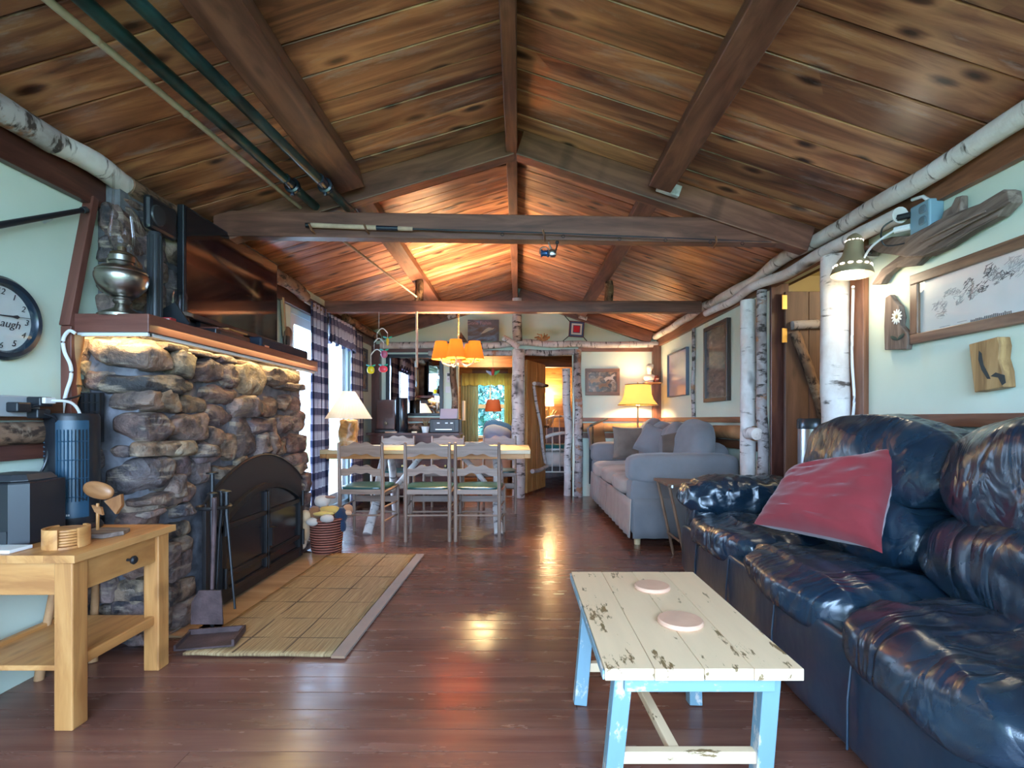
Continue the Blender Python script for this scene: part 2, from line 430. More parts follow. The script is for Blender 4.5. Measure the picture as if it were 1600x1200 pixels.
t = NT('blue_leather'); v = t.coords((1, 1, 1), False)
n = t.noise(t.coords((2.2, 5, 4), False), 1.2, 4, .5, 1.0); n2 = t.noise(v, 260, 2)
cr = t.noise(t.coords((1.6, 4.5, 2.5), False), 1.8, 2.5, .45, .8)
c = t.ramp(n, [(.3, (.006, .018, .034)), (.7, (.013, .032, .050))])
t.set(color=c, rough=t.ramp(n, [(.3, (.20,) * 3), (.7, (.34,) * 3)]), spec=.75, coat=.15, coatr=.25)
t.bump(t.math('ADD', t.math('MULTIPLY', t.math('ABSOLUTE', t.math('SUBTRACT', cr, .5)), 3.0), t.math('MULTIPLY', n2, .03)), .42, .03); M_['leather'] = t.m
t = NT('smooth_blue_leather'); n = t.noise(t.coords((1, 2, 1.4), False), 2.5, 3, .5); t.set(color=(.008, .028, .05), rough=.32, spec=.7); t.bump(n, .35, .03); M_['leather_smooth'] = t.m
def painted(name, base, under, lo, hi, rough=.6, sc=(3, 10, 10)):
    t = NT(name); n = t.noise(t.coords(sc), 2.0, 8, .68); w = t.ramp(n, [(lo, (0, 0, 0)), (hi, (1, 1, 1))])
    n2 = t.noise(t.coords((1, 8, 8)), 3, 4); c = t.mix(w, t.mix(n2, tuple(x * .86 for x in base), base), under)
    t.set(color=c, rough=rough); t.bump(w, -.25, .003); return t.m
M_['cream_paint'] = painted('chipped_cream_paint', (.80, .58, .355), (.19, .115, .045), .60, .625)
M_['blue_paint'] = painted('chipped_blue_paint', (.19, .325, .385), (.56, .53, .48), .56, .62, .55, (4, 8, 8))
t = NT('glass_clear'); t.set(color=(1, 1, 1), rough=.02, trans=1.0, ior=1.45)
gl = t.n('ShaderNodeBsdfGlossy', {'Roughness': .02}); tr = t.n('ShaderNodeBsdfTransparent')
fr = t.n('ShaderNodeLayerWeight', {'Blend': .25}); mx = t.n('ShaderNodeMixShader', {0: t.math('MULTIPLY', fr.outputs['Fresnel'], .4), 1: tr.outputs[0], 2: gl.outputs[0]}); t.l(mx.outputs[0], t.out.inputs[0]); M_['glass'] = t.m
t = NT('mirror_silver'); t.set(color=(.92, .93, .93), rough=.015, metal=1.0); M_['mirror'] = t.m
t = NT('picture_glass'); gl = t.n('ShaderNodeBsdfGlossy', {'Roughness': .03}); tr = t.n('ShaderNodeBsdfTransparent')
mx = t.n('ShaderNodeMixShader', {0: .035, 1: tr.outputs[0], 2: gl.outputs[0]}); t.l(mx.outputs[0], t.out.inputs[0]); M_['picture_glass'] = t.m
def shade(name, c, emit, tr=.5):
    t = NT(name); d = t.n('ShaderNodeBsdfDiffuse', {0: (*c, 1)}); x = t.n('ShaderNodeBsdfTranslucent', {0: (*c, 1)})
    mx = t.n('ShaderNodeMixShader', {0: tr, 1: d.outputs[0], 2: x.outputs[0]})
    if emit:
        e = t.n('ShaderNodeEmission', {0: (*c, 1), 1: emit}); a = t.n('ShaderNodeAddShader', {0: mx.outputs[0], 1: e.outputs[0]}); t.l(a.outputs[0], t.out.inputs[0])
    else: t.l(mx.outputs[0], t.out.inputs[0])
    return t.m
M_['shade_orange'] = shade('orange_shade', (.85, .19, .022), .36, .003)
M_['shade_amber'] = shade('amber_shade', (.88, .40, .085), .75, .02)
M_['shade_paper'] = shade('paper_shade', (.90, .84, .70), 0, .45)
M_['shade_white'] = shade('lit_white_shade', (1, .88, .66), 2.5)
M_['shade_red'] = shade('rust_shade', (.40, .11, .05), 0, .3)
def glow(name, c, e):
    t = NT(name); t.set(color=c, ecol=c, emit=e); return t.m
M_['bulb'] = glow('bulb_warm', (1, .82, .55), 14)
M_['bulb_white'] = glow('bulb_neutral', (1, .93, .80), 7)
M_['led'] = glow('led_strip', (1, .78, .36), 6)
# ---------------------------------------------------------------- the room
WL, WR, YB, YR = -2.11, 2.05, 7.45, -1.3
RX, RZ = -.02, 3.02
SL, SR = .295, .328
def cz(x): return RZ - SL * (RX - x) if x < RX else RZ - SR * (x - RX)
def struct(o): o['kind'] = 'structure'; return o

# floor: slab with one painted plank after another, planks run across the room
floor = struct(MB().box((-2.3, -1.5, -.12), (2.9, 10.5, -.022)).build('floor', M_['mortar'], smooth=False))
y = YR - .1; k = 0
while y < 10.3:
    w = .125
    if y < YB - .06:
        xs = [WL - .1, random.uniform(-1.2, 1.2), WR + .9 if 2.8 < y < 4.6 else WR + .1]
    else: xs = [WL - .1, WR + .1]
    if k % 3: xs = [xs[0], xs[-1]]
    for a, b in zip(xs[:-1], xs[1:]):
        dz = random.uniform(-.0004, .0004)
        plank('floor_plank', (a + .001, y + w / 2, -.011 + dz), (b - .001, y + w / 2, -.011 + dz), w - .004, .022, M_['floor'], floor, bevel=0)
    y += w; k += 1

# ceiling: two slopes of boards from ridge to eave, under a roof deck
mb = MB()
for x0, x1 in ((WL - .3, RX), (RX, WR + .3)):
    mb.add([(x0, YR - .2, cz(x0) + .035), (x1, YR - .2, cz(x1) + .035), (x1, YB + .1, cz(x1) + .035), (x0, YB + .1, cz(x0) + .035),
            (x0, YR - .2, cz(x0) + .12), (x1, YR - .2, cz(x1) + .12), (x1, YB + .1, cz(x1) + .12), (x0, YB + .1, cz(x0) + .12)],
           [(0,3,2,1),(4,5,6,7),(0,1,5,4),(1,2,6,5),(2,3,7,6),(3,0,4,7)])
ceiling = struct(mb.build('ceiling', M_['beam'], smooth=False))
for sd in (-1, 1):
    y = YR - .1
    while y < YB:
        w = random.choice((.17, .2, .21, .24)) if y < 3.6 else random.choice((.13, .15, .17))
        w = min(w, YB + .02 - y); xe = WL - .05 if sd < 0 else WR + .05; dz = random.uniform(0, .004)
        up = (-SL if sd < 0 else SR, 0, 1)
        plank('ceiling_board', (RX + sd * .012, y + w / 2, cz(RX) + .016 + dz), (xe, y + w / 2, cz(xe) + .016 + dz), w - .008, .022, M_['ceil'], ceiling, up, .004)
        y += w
        if w < .05: break

# side walls
def wallbox(name, boxes, m=None, parent=None):
    mb = MB()
    for a, b in boxes: mb.box(a, b)
    return struct(mb.build(name, m or M_['plaster'], parent, smooth=False))
PY0, PY1, PZ0, PZ1 = 4.74, 6.45, .07, 2.18      # patio door
wallbox('wall_left', [((WL - .12, YR, 0), (WL, PY0, 2.42)), ((WL - .12, PY1, 0), (WL, YB, 2.42)), ((WL - .12, PY0, PZ1), (WL, PY1, 2.42)), ((WL - .12, PY0, -.02), (WL, PY1, PZ0))])
DY0, DY1, DZ = 3.22, 4.10, 2.2                  # doorway in the right wall
wallbox('wall_right', [((WR, YR, 0), (WR + .1, DY0, 2.36)), ((WR, DY1, 0), (WR + .1, YB, 2.36)), ((WR, DY0, DZ), (WR + .1, DY1, 2.36))])
O1, O2, OZ = (-.875, -.09), (.09, .79), 2.06    # the two openings in the end wall
b0, b1 = YB, YB + .11
mb = MB()
for x0, x1, z0, z1 in ((WL, O1[0], 0, 2.3), (O1[1], O2[0], 0, 2.3), (O2[1], WR, 0, 2.3), (O1[0], O1[1], OZ, 2.3), (O2[0], O2[1], OZ, 2.3)):
    mb.box((x0, b0, z0), (x1, b1, z1))
mb.prism([(WL, 2.3), (WR, 2.3), (WR, cz(WR) + .03), (RX, RZ + .03), (WL, cz(WL) + .03)], lambda a, b: (a, b0, b), lambda a, b: (a, b1, b))
struct(mb.build('wall_back', M_['plaster'], smooth=False))
# wall behind the camera with its wide window
wx0, wx1, wz0, wz1 = -1.87, 1.87, .38, 2.62
mb = MB()
for x0, x1, z0, z1 in ((WL, wx0, 0, 2.35), (wx1, WR, 0, 2.35), (wx0, wx1, 0, wz0), ):
    mb.box((x0, YR - .12, z0), (x1, YR, z1))
mb.prism([(-1.45, wz1), (1.4, wz1), (RX, RZ + .03)], lambda a, b: (a, YR - .12, b), lambda a, b: (a, YR, b))
struct(mb.build('wall_front', M_['plaster'], smooth=False))
w1 = struct(MB().box((wx0, YR - .11, wz0), (wx0 + .06, YR - .03, wz1)).box((wx1 - .06, YR - .11, wz0), (wx1, YR - .03, wz1)).box((wx0, YR - .11, wz0), (wx1, YR - .03, wz0 + .06)).box((wx0, YR - .11, wz1 - .06), (wx1, YR - .03, wz1)).build('window_1', M_['trim'], smooth=False))
for x in (-.6, .6): MB().box((x - .03, YR - .1, wz0 + .06), (x + .03, YR - .04, wz1 - .06)).build('mullion', M_['trim'], w1, smooth=False)
# ground and deck outside
struct(MB().box((-30, -30, -.5), (30, 40, -.4)).build('ground', plain('grass_ground', (.16, .24, .09), .95, 0, .3), smooth=False))
deck = struct(MB().box((-11, 2.0, -.2), (-2.24, 14, -.06)).build('deck', plain('deck_joists', (.6, .62, .64), .8), smooth=False))
for i in range(20):
    plank('deck_board', (-5.2 + .075 + i * .148, 2.0, -.04), (-5.2 + .075 + i * .148, 14, -.04), .14, .03, plain('deck_board_grey', (.66, .68, .70), .7) if i == 0 else bpy.data.materials['deck_board_grey'], deck)

# the hall behind the open door
wallbox('wall_hall', [((2.15, 4.75, 0), (3.3, 4.85, 2.5)), ((3.2, 2.3, 0), (3.3, 4.75, 2.5)), ((2.15, 2.2, 0), (3.3, 2.3, 2.5)), ((2.15, 2.2, 2.45), (3.3, 4.85, 2.55))], plain('hall_cream', (.72, .62, .38), .7))
wallbox('floor_hall', [((2.15, 2.3, -.1), (3.2, 4.75, -.001))], M_['floor'])
lamp('hall_light', (2.8, 3.2, 2.2), 10, (1, .85, .6), .08)

# bedrooms behind the end wall
BB = 10.3
bw = struct(MB().box((WL, BB + .02, 0), (-.93, BB + .1, 2.4)).box((-.21, BB + .02, 0), (WR, BB + .1, 2.4)).box((-.93, BB + .02, 1.98), (-.21, BB + .1, 2.4)).box((-.93, BB + .02, 0), (-.21, BB + .1, .78)).build('wall_bedroom', M_['beam'], smooth=False))
z = 0
while z < 2.28:
    h = random.choice((.17, .19)); 
    for x0, x1 in (((WL, -.93), (-.21, -.06)) if .7 < z < 1.98 else ((WL, -.06),)): plank('wall_board', (x0, BB + .01, z + h / 2), (x1, BB + .01, z + h / 2), h - .004, .02, M_['knotty'], bw, (0, -1, 0))
    plank('wall_board', (.02, BB + .01, z + h / 2), (WR, BB + .01, z + h / 2), h - .004, .02, M_['knotty'], bw, (0, -1, 0)); z += h
ws = struct(MB().box((WL - .1, b1, 0), (WL, BB + .1, 2.4)).build('wall_bedroom_left', M_['knotty'], smooth=False))
struct(MB().box((WR, b1, 0), (WR + .1, BB + .1, 2.4)).build('wall_bedroom_right', M_['knotty'], smooth=False))
struct(MB().box((-.06, b1, 0), (.02, BB, 2.3)).build('wall_partition', M_['knotty'], smooth=False))
cb = struct(MB().box((WL, b1, 2.30), (WR, BB + .1, 2.4)).build('ceiling_bedroom', M_['knotty'], smooth=False))
for i in range(13):
    yy = b1 + .1 + i * .21
    plank('ceiling_board', (WL, yy, 2.289), (WR, yy, 2.289), .205, .02, M_['knotty'], cb)
bt = struct(MB().beam((WL, 9.4, 2.17), (WR, 9.4, 2.17), .12, .2).build('trim_10', M_['trim'], smooth=False))
w3 = struct(MB().box((-.95, BB - .02, .74), (-.91, BB + .08, 2.0)).box((-.23, BB - .02, .74), (-.19, BB + .08, 2.0)).box((-.95, BB - .03, .74), (-.19, BB + .08, .79)).box((-.95, BB - .02, 1.96), (-.19, BB + .08, 2.01)).build('window_3', M_['cream'], smooth=False))
MB().box((-.93, BB + .02, 1.34), (-.21, BB + .06, 1.42)).build('meeting_rail', M_['cream'], w3, smooth=False)
MB().box((-.585, BB + .03, 1.42), (-.555, BB + .06, 1.96)).build('mullion', M_['white'], w3, smooth=False)
for za, zb in ((.79, 1.34), (1.42, 1.96)): MB().box((-.91, BB + .045, za), (-.23, BB + .05, zb)).build('pane', M_['glass'], w3, smooth=False)

# patio door
w2 = struct(MB().box((WL - .1, PY0, PZ0), (WL - .02, PY0 + .06, PZ1)).box((WL - .1, PY1 - .06, PZ0), (WL - .02, PY1, PZ1)).box((WL - .1, PY0, PZ1 - .06), (WL - .02, PY1, PZ1)).box((WL - .1, PY0, PZ0), (WL - .02, PY1, PZ0 + .06)).build('window_2', plain('patio_frame', (.62, .75, .8), .4), smooth=False))
for ya, yb, x in ((PY0 + .06, 5.62, WL - .05), (5.55, PY1 - .06, WL - .08)):
    s_ = MB().box((x - .02, ya, PZ0 + .06), (x + .02, ya + .08, PZ1 - .06)).box((x - .02, yb - .08, PZ0 + .06), (x + .02, yb, PZ1 - .06)).box((x - .02, ya + .08, PZ0 + .06), (x + .02, yb - .08, PZ0 + .18)).box((x - .02, ya + .08, PZ1 - .15), (x + .02, yb - .08, PZ1 - .06)).build('sash', M_['white'], w2, smooth=False)
    MB().box((x - .003, ya + .08, PZ0 + .18), (x + .003, yb - .08, PZ1 - .15)).build('pane', M_['glass'], s_, smooth=False)

# ---------------------------------------------------------------- timbers
def beam(name, p0, p1, w, t, label, m='beam', up=(0, 0, 1), cat='beam', bevel=.006):
    o = plank(name, p0, p1, w, t, M_[m], None, up, bevel); return tag(o, label, cat)
beam('ridge_beam', (-.045, YR, 2.935), (-.045, YB, 2.935), .075, .14, 'long brown ridge beam running under the ceiling peak')
PLX, PRX = -1.09, .92
TY = 3.4                                                  # the near truss
for x, lb in ((PLX, 'left'), (PRX, 'right')):
    up = (-SL if x < 0 else SR, 0, 1); zc = cz(x) - .065
    wd = .19 if x < 0 else .15
    beam('purlin', (x, YR, zc), (x, TY - .13, zc), wd, .13, ('wide dark brown purlin beside the green poles, camera side of truss' if x < 0 else 'brown purlin on the plain slope, camera side of the truss'), up=up)
    beam('purlin', (x * .985, TY + .06, zc), (x * .985, YB, zc), .13, .12, ('amber-lit purlin beyond the truss on the fishing pole side' if x < 0 else 'amber-lit purlin beyond the truss on the open door side'), up=up)
# truss: two rafters, tie beam
for sd in (-1, 1):
    xe = WL + .13 if sd < 0 else WR - .13; s_ = SL if sd < 0 else SR
    beam('rafter', (RX + sd * .03, TY, cz(RX) - .085), (xe, TY, cz(xe) - .085), .10, .165, 'dark truss rafter meeting the ridge, ' + ('above the television' if sd < 0 else 'above the open plank door'), up=(sd * s_, 0, 1))
    beam('rafter', (RX + sd * .03, YB - .05, cz(RX) - .09), (xe, YB - .05, cz(xe) - .09), .08, .17, 'brown rafter lying against the end wall gable, ' + ('patio door side' if sd < 0 else 'floor lamp side'), up=(sd * s_, 0, 1))
beam('tie_beam', (WL + .12, TY - .02, 2.40), (WR - .14, TY + .02, 2.36), .09, .165, 'dark tie beam across the room carrying a fishing rod')
beam('tie_beam', (WL + .08, 5.4, 2.30), (WR - .13, 5.4, 2.30), .09, .12, 'far brown tie beam across the room above the chandelier')
for x, lb in ((-1.05, 'on the fishing pole side'), (.95, 'on the door side')):
    o = log('strut', (x, 5.4, 2.362), (x, 5.4, cz(x) - .135), .045, .045, M_['bark_brown']); tag(o, 'short bark-covered strut between far tie beam and purlin ' + lb, 'post')
silver = plain('birch_bark_cleat', (.62, .62, .64), .5, 0, .6, .6, 150)
for px, py, lb in ((547, 285, 'beside the green poles'), (1045, 295, 'on the plain slope')):
    p = PX(px, py, TY - .095); sd = -1 if p.x < 0 else 1
    o = MB().box((-.075, -.02, -.035), (.075, .02, .035), Matrix.Translation(p) @ Matrix.Rotation((SL if sd < 0 else -SR) * -1 * 1 if sd < 0 else SR, 4, 'Y')).build('cleat', silver, smooth=False, bevel=.004)
    tag(o, 'silvery bark block at the purlin end on the near truss ' + lb, 'block')
for px, py, lb in ((706, 494, 'above the chandelier'), (911, 496, 'above the yarn ornament')):
    p = PX(px, py, YB - .13)
    o = MB().box((-.06, -.03, -.025), (.06, .03, .025), Matrix.Translation(p) @ Matrix.Rotation(R(17) if px > 800 else R(-17), 4, 'Y')).build('cleat', M_['birch'], smooth=False, bevel=.004)
    tag(o, 'pale bark block under the end wall rafter ' + lb, 'block')

# eave plates and birch logs
def trim(n, p0, p1, w, t, m='trim', up=(0, 0, 1)): return struct(plank('trim_%d' % n, p0, p1, w, t, M_[m], None, up))
trim(1, (WR - .02, YR, 2.235), (WR - .02, YB, 2.235), .04, .13)
trim(2, (WL + .02, YR, 2.245), (WL + .02, YB, 2.245), .04, .16, 'darkwood')
def lg(name, p0, p1, r0, r1, m, label, **kw): return tag(log(name, p0, p1, r0, r1, M_[m], **kw), label, 'log')
lg('birch_log', (1.975, YR, 2.305), (1.975, YB - .02, 2.305), .05, .042, 'birch_bright', 'long white birch log under the ceiling edge above the black sofa', seed=1, bend=.018)
lg('birch_log', (1.955, 2.62, 2.165), (1.96, 5.35, 2.225), .042, .034, 'birch_bright', 'shorter white birch log below the long one, above the doorway', seed=2, bend=.015)
lg('birch_log', (-2.02, YR, 2.325), (-2.02, 2.22, 2.325), .056, .055, 'birch_grey', 'bark-shedding birch log under the ceiling above the wall clock', seed=3, bend=.012)
lg('birch_log', (-2.02, 2.225, 2.325), (-2.02, 2.62, 2.32), .052, .052, 'birch_bright', 'peeled pale birch log section by the oil lamp chimney', seed=4)
lg('birch_log', (-2.02, 2.625, 2.32), (-2.02, 4.0, 2.31), .056, .05, 'bark_brown', 'rough bark log section behind the top of the television', seed=5)
lg('birch_log', (-2.02, 4.05, 2.30), (-2.02, 4.85, 2.28), .062, .052, 'bark_brown', 'lumpy brown bark log between television and plaid curtain', seed=6, bend=.03, rough=.3)
lg('birch_log', (-2.03, 6.0, 2.31), (-2.03, YB - .05, 2.30), .05, .045, 'bark_brown', 'brown log along the ceiling edge above the dark framed picture', seed=7)
# end wall logs
lg('birch_log', (WL + .12, YB - .06, 2.185), (WR - .04, YB - .06, 2.20), .05, .045, 'birch', 'birch log spanning the end wall below the gable', seed=8, bend=.02)
lg('birch_log', (-1.3, YB - .05, 2.07), (-.10, YB - .05, 2.075), .04, .04, 'birch_grey', 'grey log lintel behind the chandelier', seed=9)
lg('birch_log', (.10, YB - .05, 2.085), (.80, YB - .05, 2.09), .045, .042, 'birch_grey', 'grey log lintel over the open knotty door', seed=10)
lg('birch_log', (-.01, YB - .075, 2.24), (-.02, YB - .075, 2.86), .07, .068, 'birch', 'upright birch log in the gable under the ridge', seed=11)
lg('birch_log', (.0, YB - .17, 2.14), (-.21, YB - .17, 2.28), .045, .042, 'birch', 'short slanting birch stub on the middle post', seed=12)
lg('birch_post', (0, YB - .105, 0), (0, YB - .105, 2.12), .095, .09, 'birch', 'thick birch post between the two bedroom openings', seed=13, bend=.012)
lg('birch_post', (.865, YB - .06, 0), (.855, YB - .06, 2.13), .062, .055, 'birch_grey', 'slim grey birch post beside the horse picture', seed=14, bend=.02)
lg('birch_post', (.715, YB + .06, 0), (.70, YB + .06, 1.86), .05, .06, 'birch', 'pale speckled birch post just inside the bedroom doorway', seed=15, bend=.02)
lg('birch_post', (-.945, YB - .05, .0), (-.945, YB - .05, 2.04), .05, .045, 'bark_brown', 'reddish bark post behind the printer', seed=16, bend=.02)
trim(3, (WL + .05, YB - .03, 2.115), (O1[0] - .3, YB - .03, 2.115), .06, .05, 'darkwood')
trim(4, (O2[1] + .08, YB - .03, 2.13), (WR, YB - .03, 2.13), .06, .06)
trim(5, (WR - .055, YB - .05, 0), (WR - .055, YB - .05, 2.2), .11, .10)
trim(6, (WL + .06, YB - .05, 0), (WL + .06, YB - .05, 2.2), .12, .10, 'darkwood')
# wainscot rails
def wains(n, p0, p1, lb, side, m='bark_brown'):
    p0, p1 = Vector(p0), Vector(p1)
    off = Vector(side) * .02
    up = (0, 0, 1)
    trim(n, p0 + off + Vector((0, 0, 1.115)), p1 + off + Vector((0, 0, 1.115)), .04, .055)
    trim(n + 1, p0 + off + Vector((0, 0, .885)), p1 + off + Vector((0, 0, .885)), .04, .075)
    off = Vector(side) * .068
    lg('wainscot_log', p0 + off + Vector((0, 0, 1.0)), p1 + off + Vector((0, 0, 1.0)), .065, .06, m, lb, seed=n, bend=.008)
wains(20, (O2[1] + .14, YB, 0), (WR - .11, YB, 0), 'half log rail on the end wall under the horse picture', (0, -1, 0), 'stick')
wains(22, (WR, 4.25, 0), (WR, YB - .11, 0), 'half log rail on the wall behind the grey sofa', (-1, 0, 0), 'stick')
wains(24, (WL + .13, YB, 0), (O1[0] - .12, YB, 0), 'brown half log rail on the end wall behind the dresser', (0, -1, 0))
trim(26, (WR - .02, YR, 1.115), (WR - .02, 3.07, 1.115), .04, .06)
trim(27, (WL + .02, YR, 1.16), (WL + .02, 2.33, 1.16), .04, .09, 'trim')
trim(28, (WL + .02, YR, .985), (WL + .02, 2.42, .985), .04, .07, 'darkwood')
lg('wainscot_log', (WL + .05, YR, 1.065), (WL + .05, 2.36, 1.065), .045, .048, 'bark_brown', 'bark-covered half log rail under the power strip', seed=31)
# trim board with the slanted edge beside the chimney
p = [PX(140, 318, 1680 / 670), PX(93, 515, 1680 / 717)]
struct(plank('trim_29', (WL + .026, 2.50, 2.20), (WL + .026, 2.365, 1.55), .05, .035, M_['mantel'], None, (0, 1, 0)))
struct(plank('trim_30', (WL + .026, 2.375, 1.55), (WL + .026, 2.375, .9), .05, .035, M_['mantel'], None, (0, 1, 0)))

# right wall: posts and casings round the open door
lg('birch_post', (1.955, 4.36, 0), (1.95, 4.35, 2.13), .066, .062, 'birch_bright', 'thick white birch post at the end of the grey sofa', seed=40, bend=.012)
lg('birch_post', (1.985, 4.175, 0), (1.985, 4.175, 2.17), .045, .04, 'birch_grey', 'slim flaking birch post beside the door hinges', seed=41, bend=.015)
lg('log_stub', (1.93, 4.30, 1.0), (1.93, 4.14, 1.0), .05, .05, 'birch_bright', 'short horizontal birch stub on the white post', seed=42)
lg('birch_post', (1.955, 3.15, 0), (1.95, 3.16, 2.125), .084, .078, 'birch_bright', 'wide peeling birch post at the camera side of the open door', seed=43, bend=.008)
trim(31, (WR - .02, 3.05, 0), (WR - .02, 3.05, 2.18), .12, .035, 'trim', (1, 0, 0))
trim(32, (WR + .03, DY1 - .015, 0), (WR + .03, DY1 - .015, DZ), .14, .03, 'darkwood', (0, 1, 0))
trim(33, (WR + .05, DY0 + .015, 0), (WR + .05, DY0 + .015, DZ), .10, .03, 'darkwood', (0, 1, 0))
d1 = struct(MB().box((2.10, 4.035, .02), (2.82, 4.05, 2.115)).build('door_1', M_['door_dark'], smooth=False))
for i in range(4):
    x = 2.09 + i * .185; plank('door_plank', (x + .09, 4.02, .02), (x + .09, 4.02, 2.12), .182, .03, M_['door_dark'], d1, (0, -1, 0))
log('door_brace', (2.13, 3.985, 1.85), (2.75, 3.985, 1.86), .035, .035, M_['birch_grey'], d1, seed=45)
log('door_brace', (2.15, 3.985, 1.80), (2.46, 3.98, .95), .037, .04, M_['bark_brown'], d1, seed=46, bend=.02)
for z in (1.98, 1.72, .4): MB().box((2.062, 4.0, z), (2.10, 4.01, z + .11)).build('hinge', M_['brass'], d1, smooth=False)

# bedroom door, swung inwards
th = math.atan2(.78, .33)
Md = Matrix.Translation((.105, YB + .12, 0)) @ Matrix.Rotation(th, 4, 'Z')
d2 = struct(MB().box((0, 0, .03), (.80, .02, 1.99), Md).build('door_2', M_['knotty'], M=Md, smooth=False))
for i in range(4): plank('door_plank', Md @ Vector((.1 + i * .2, -.012, .03)), Md @ Vector((.1 + i * .2, -.012, 2.0)), .197, .025, M_['knotty'], d2, tuple(Md.to_3x3() @ Vector((0, -1, 0))))
log('door_brace', Md @ Vector((.2, -.06, 1.66)), Md @ Vector((.78, -.06, 1.66)), .03, .028, M_['birch'], d2, seed=47)
log('door_brace', Md @ Vector((.18, -.06, 1.62)), Md @ Vector((.70, -.06, .42)), .024, .026, M_['birch'], d2, seed=48)
log('door_brace', Md @ Vector((.12, -.06, .34)), Md @ Vector((.78, -.06, .36)), .033, .03, M_['birch'], d2, seed=49)
MB().lathe([(.02, 0), (.022, .03), (.012, .035), (.03, .05), (.028, .07), (.001, .075)], Md @ Vector((.74, -.03, 1.0)), 12, Md.to_3x3().to_4x4() @ Matrix.Rotation(R(90), 4, 'X')).build('knob', M_['bronze'], d2)
# ---------------------------------------------------------------- stone fireplace
FX, SY = -1.80, 2.46                           # front face plane, side face plane
def fY(px): return -FX * FPX / (810 - px)
fp = thing('fireplace', 'fieldstone fireplace of mixed brown and grey boulders with mortar', 'fireplace', (-1.95, 3.4, 0))
mb = MB()
mb.blob(((WL + FX - .05) / 2, 3.425, .765), ((FX - .05 - WL) / 2, .935, .765), 30, 44, None, .022, 11, 3).box((WL, 2.57, 1.607), (-2.0, 4.0, 2.30))
body = mb.build('mortar_core', M_['mortar'], fp)
def stone(x0, y0, z0, x1, y1, z1, seed, dark=False, p=4.0, amp=.028):
    c = ((x0 + x1) / 2, (y0 + y1) / 2, (z0 + z1) / 2); h = (abs(x1 - x0) / 2, abs(y1 - y0) / 2, abs(z1 - z0) / 2)
    a = min(amp, min(h) * .45)
    rs = random.Random(seed * 13 + 5); m = MB(); m.blob((0, 0, 0), (1, 1, 1), 5.5, 9)
    cuts = []
    for k in range(9):
        q = Vector((rs.gauss(0, .7), rs.gauss(0, 1), rs.gauss(0, 1))).normalized(); cuts.append((q, rs.uniform(.92, 1.12)))
    for i, v in enumerate(m.v):
        for q, d in cuts:
            e = v.dot(q)
            if e > d: v = v - q * (e - d)
        w = Vector((v.x * h[0], v.y * h[1], v.z * h[2])); f = w * 7 + Vector((seed * 7.3, seed * 3.1, seed * 1.7))
        nn = noise.noise_vector(f); w = w + nn * a * .7 + w.normalized() * (noise.noise(f * 3.1) * a * .5)
        m.v[i] = Vector(c) + w
    return m.build('stone', M_['stone_dark' if dark else 'stone'], fp)
C5 = [(640,160,800,250),(800,195,1000,285),(710,270,850,400),(840,300,1005,440),(1010,325,1110,460),(1110,320,1262,515),(1270,340,1370,460),(1350,360,1485,450),(970,255,1110,330),(1120,285,1270,345),(1340,450,1480,482),
 (585,480,770,610),(780,525,935,615),(915,470,1105,565),(900,585,1092,710),(1085,528,1226,640),(1226,528,1352,642),(1350,515,1430,605),(1420,530,1492,610),
 (640,650,682,775),(682,622,932,782),(935,705,1035,800),(1085,640,1226,872),(1015,740,1105,905),(1190,645,1335,745),(1335,640,1428,735),(1430,608,1512,722),(1226,740,1287,872),(1287,712,1342,865),(1325,770,1402,872),(1390,738,1512,852),
 (700,785,840,870),(868,812,968,872),(880,780,1012,925),(680,842,842,1002),(842,880,948,1025),(698,992,788,1105),(752,1018,835,1138),(560,1108,748,1190),
 (1388,858,1532,925),(1430,905,1532,972),(1468,975,1532,1075),(1465,1080,1528,1172),(985,930,1100,1000),(1105,880,1200,960),(750,1140,830,1220)]
C6 = [(772,195,826,292),(778,295,822,372),(778,378,826,472),(778,474,818,542),(782,545,812,622)]
C8 = [(840,60,1110,170),(955,175,1112,300),(835,250,955,450),(868,310,1118,640),(868,600,1112,790),(925,760,1132,1005),(838,760,930,1020),(848,1040,1020,1165),(1028,1068,1132,1135),(330,640,692,785),(340,780,692,915),(470,920,692,1035)]
boxes = [(80 + a / 3.75, 480 + b / 3.75, 80 + c / 3.75, 480 + d / 3.75) for a, b, c, d in C5]
boxes += [(240 + a / 3.333, 680 + b / 3.333, 240 + c / 3.333, 680 + d / 3.333) for a, b, c, d in C6]
boxes += [(120 + a / 6, 810 + b / 6, 120 + c / 6, 810 + d / 6) for a, b, c, d in C8]
sd = 0
for a, b, c, d in boxes:                        # stones of the face turned to the room
    if c < 228: continue
    a = max(a, 224); sd += 1; y0, y1 = fY(a), fY(c); ym = (y0 + y1) / 2; g = random.uniform(-.02, .045)
    z1, z0 = CAMH - (b - 655) * ym / FPX, CAMH - (d - 655) * ym / FPX
    stone(FX - .16, y0 - .006, max(z0 - .008, .004), (FX - .004 if 2.8 < ym < 4.22 and z0 < .85 else FX + g), min(y1, 4.40) + .006, min(z1 + .008, 1.512), sd, p=random.choice((2.6, 3.2, 4.0, 4.6)))
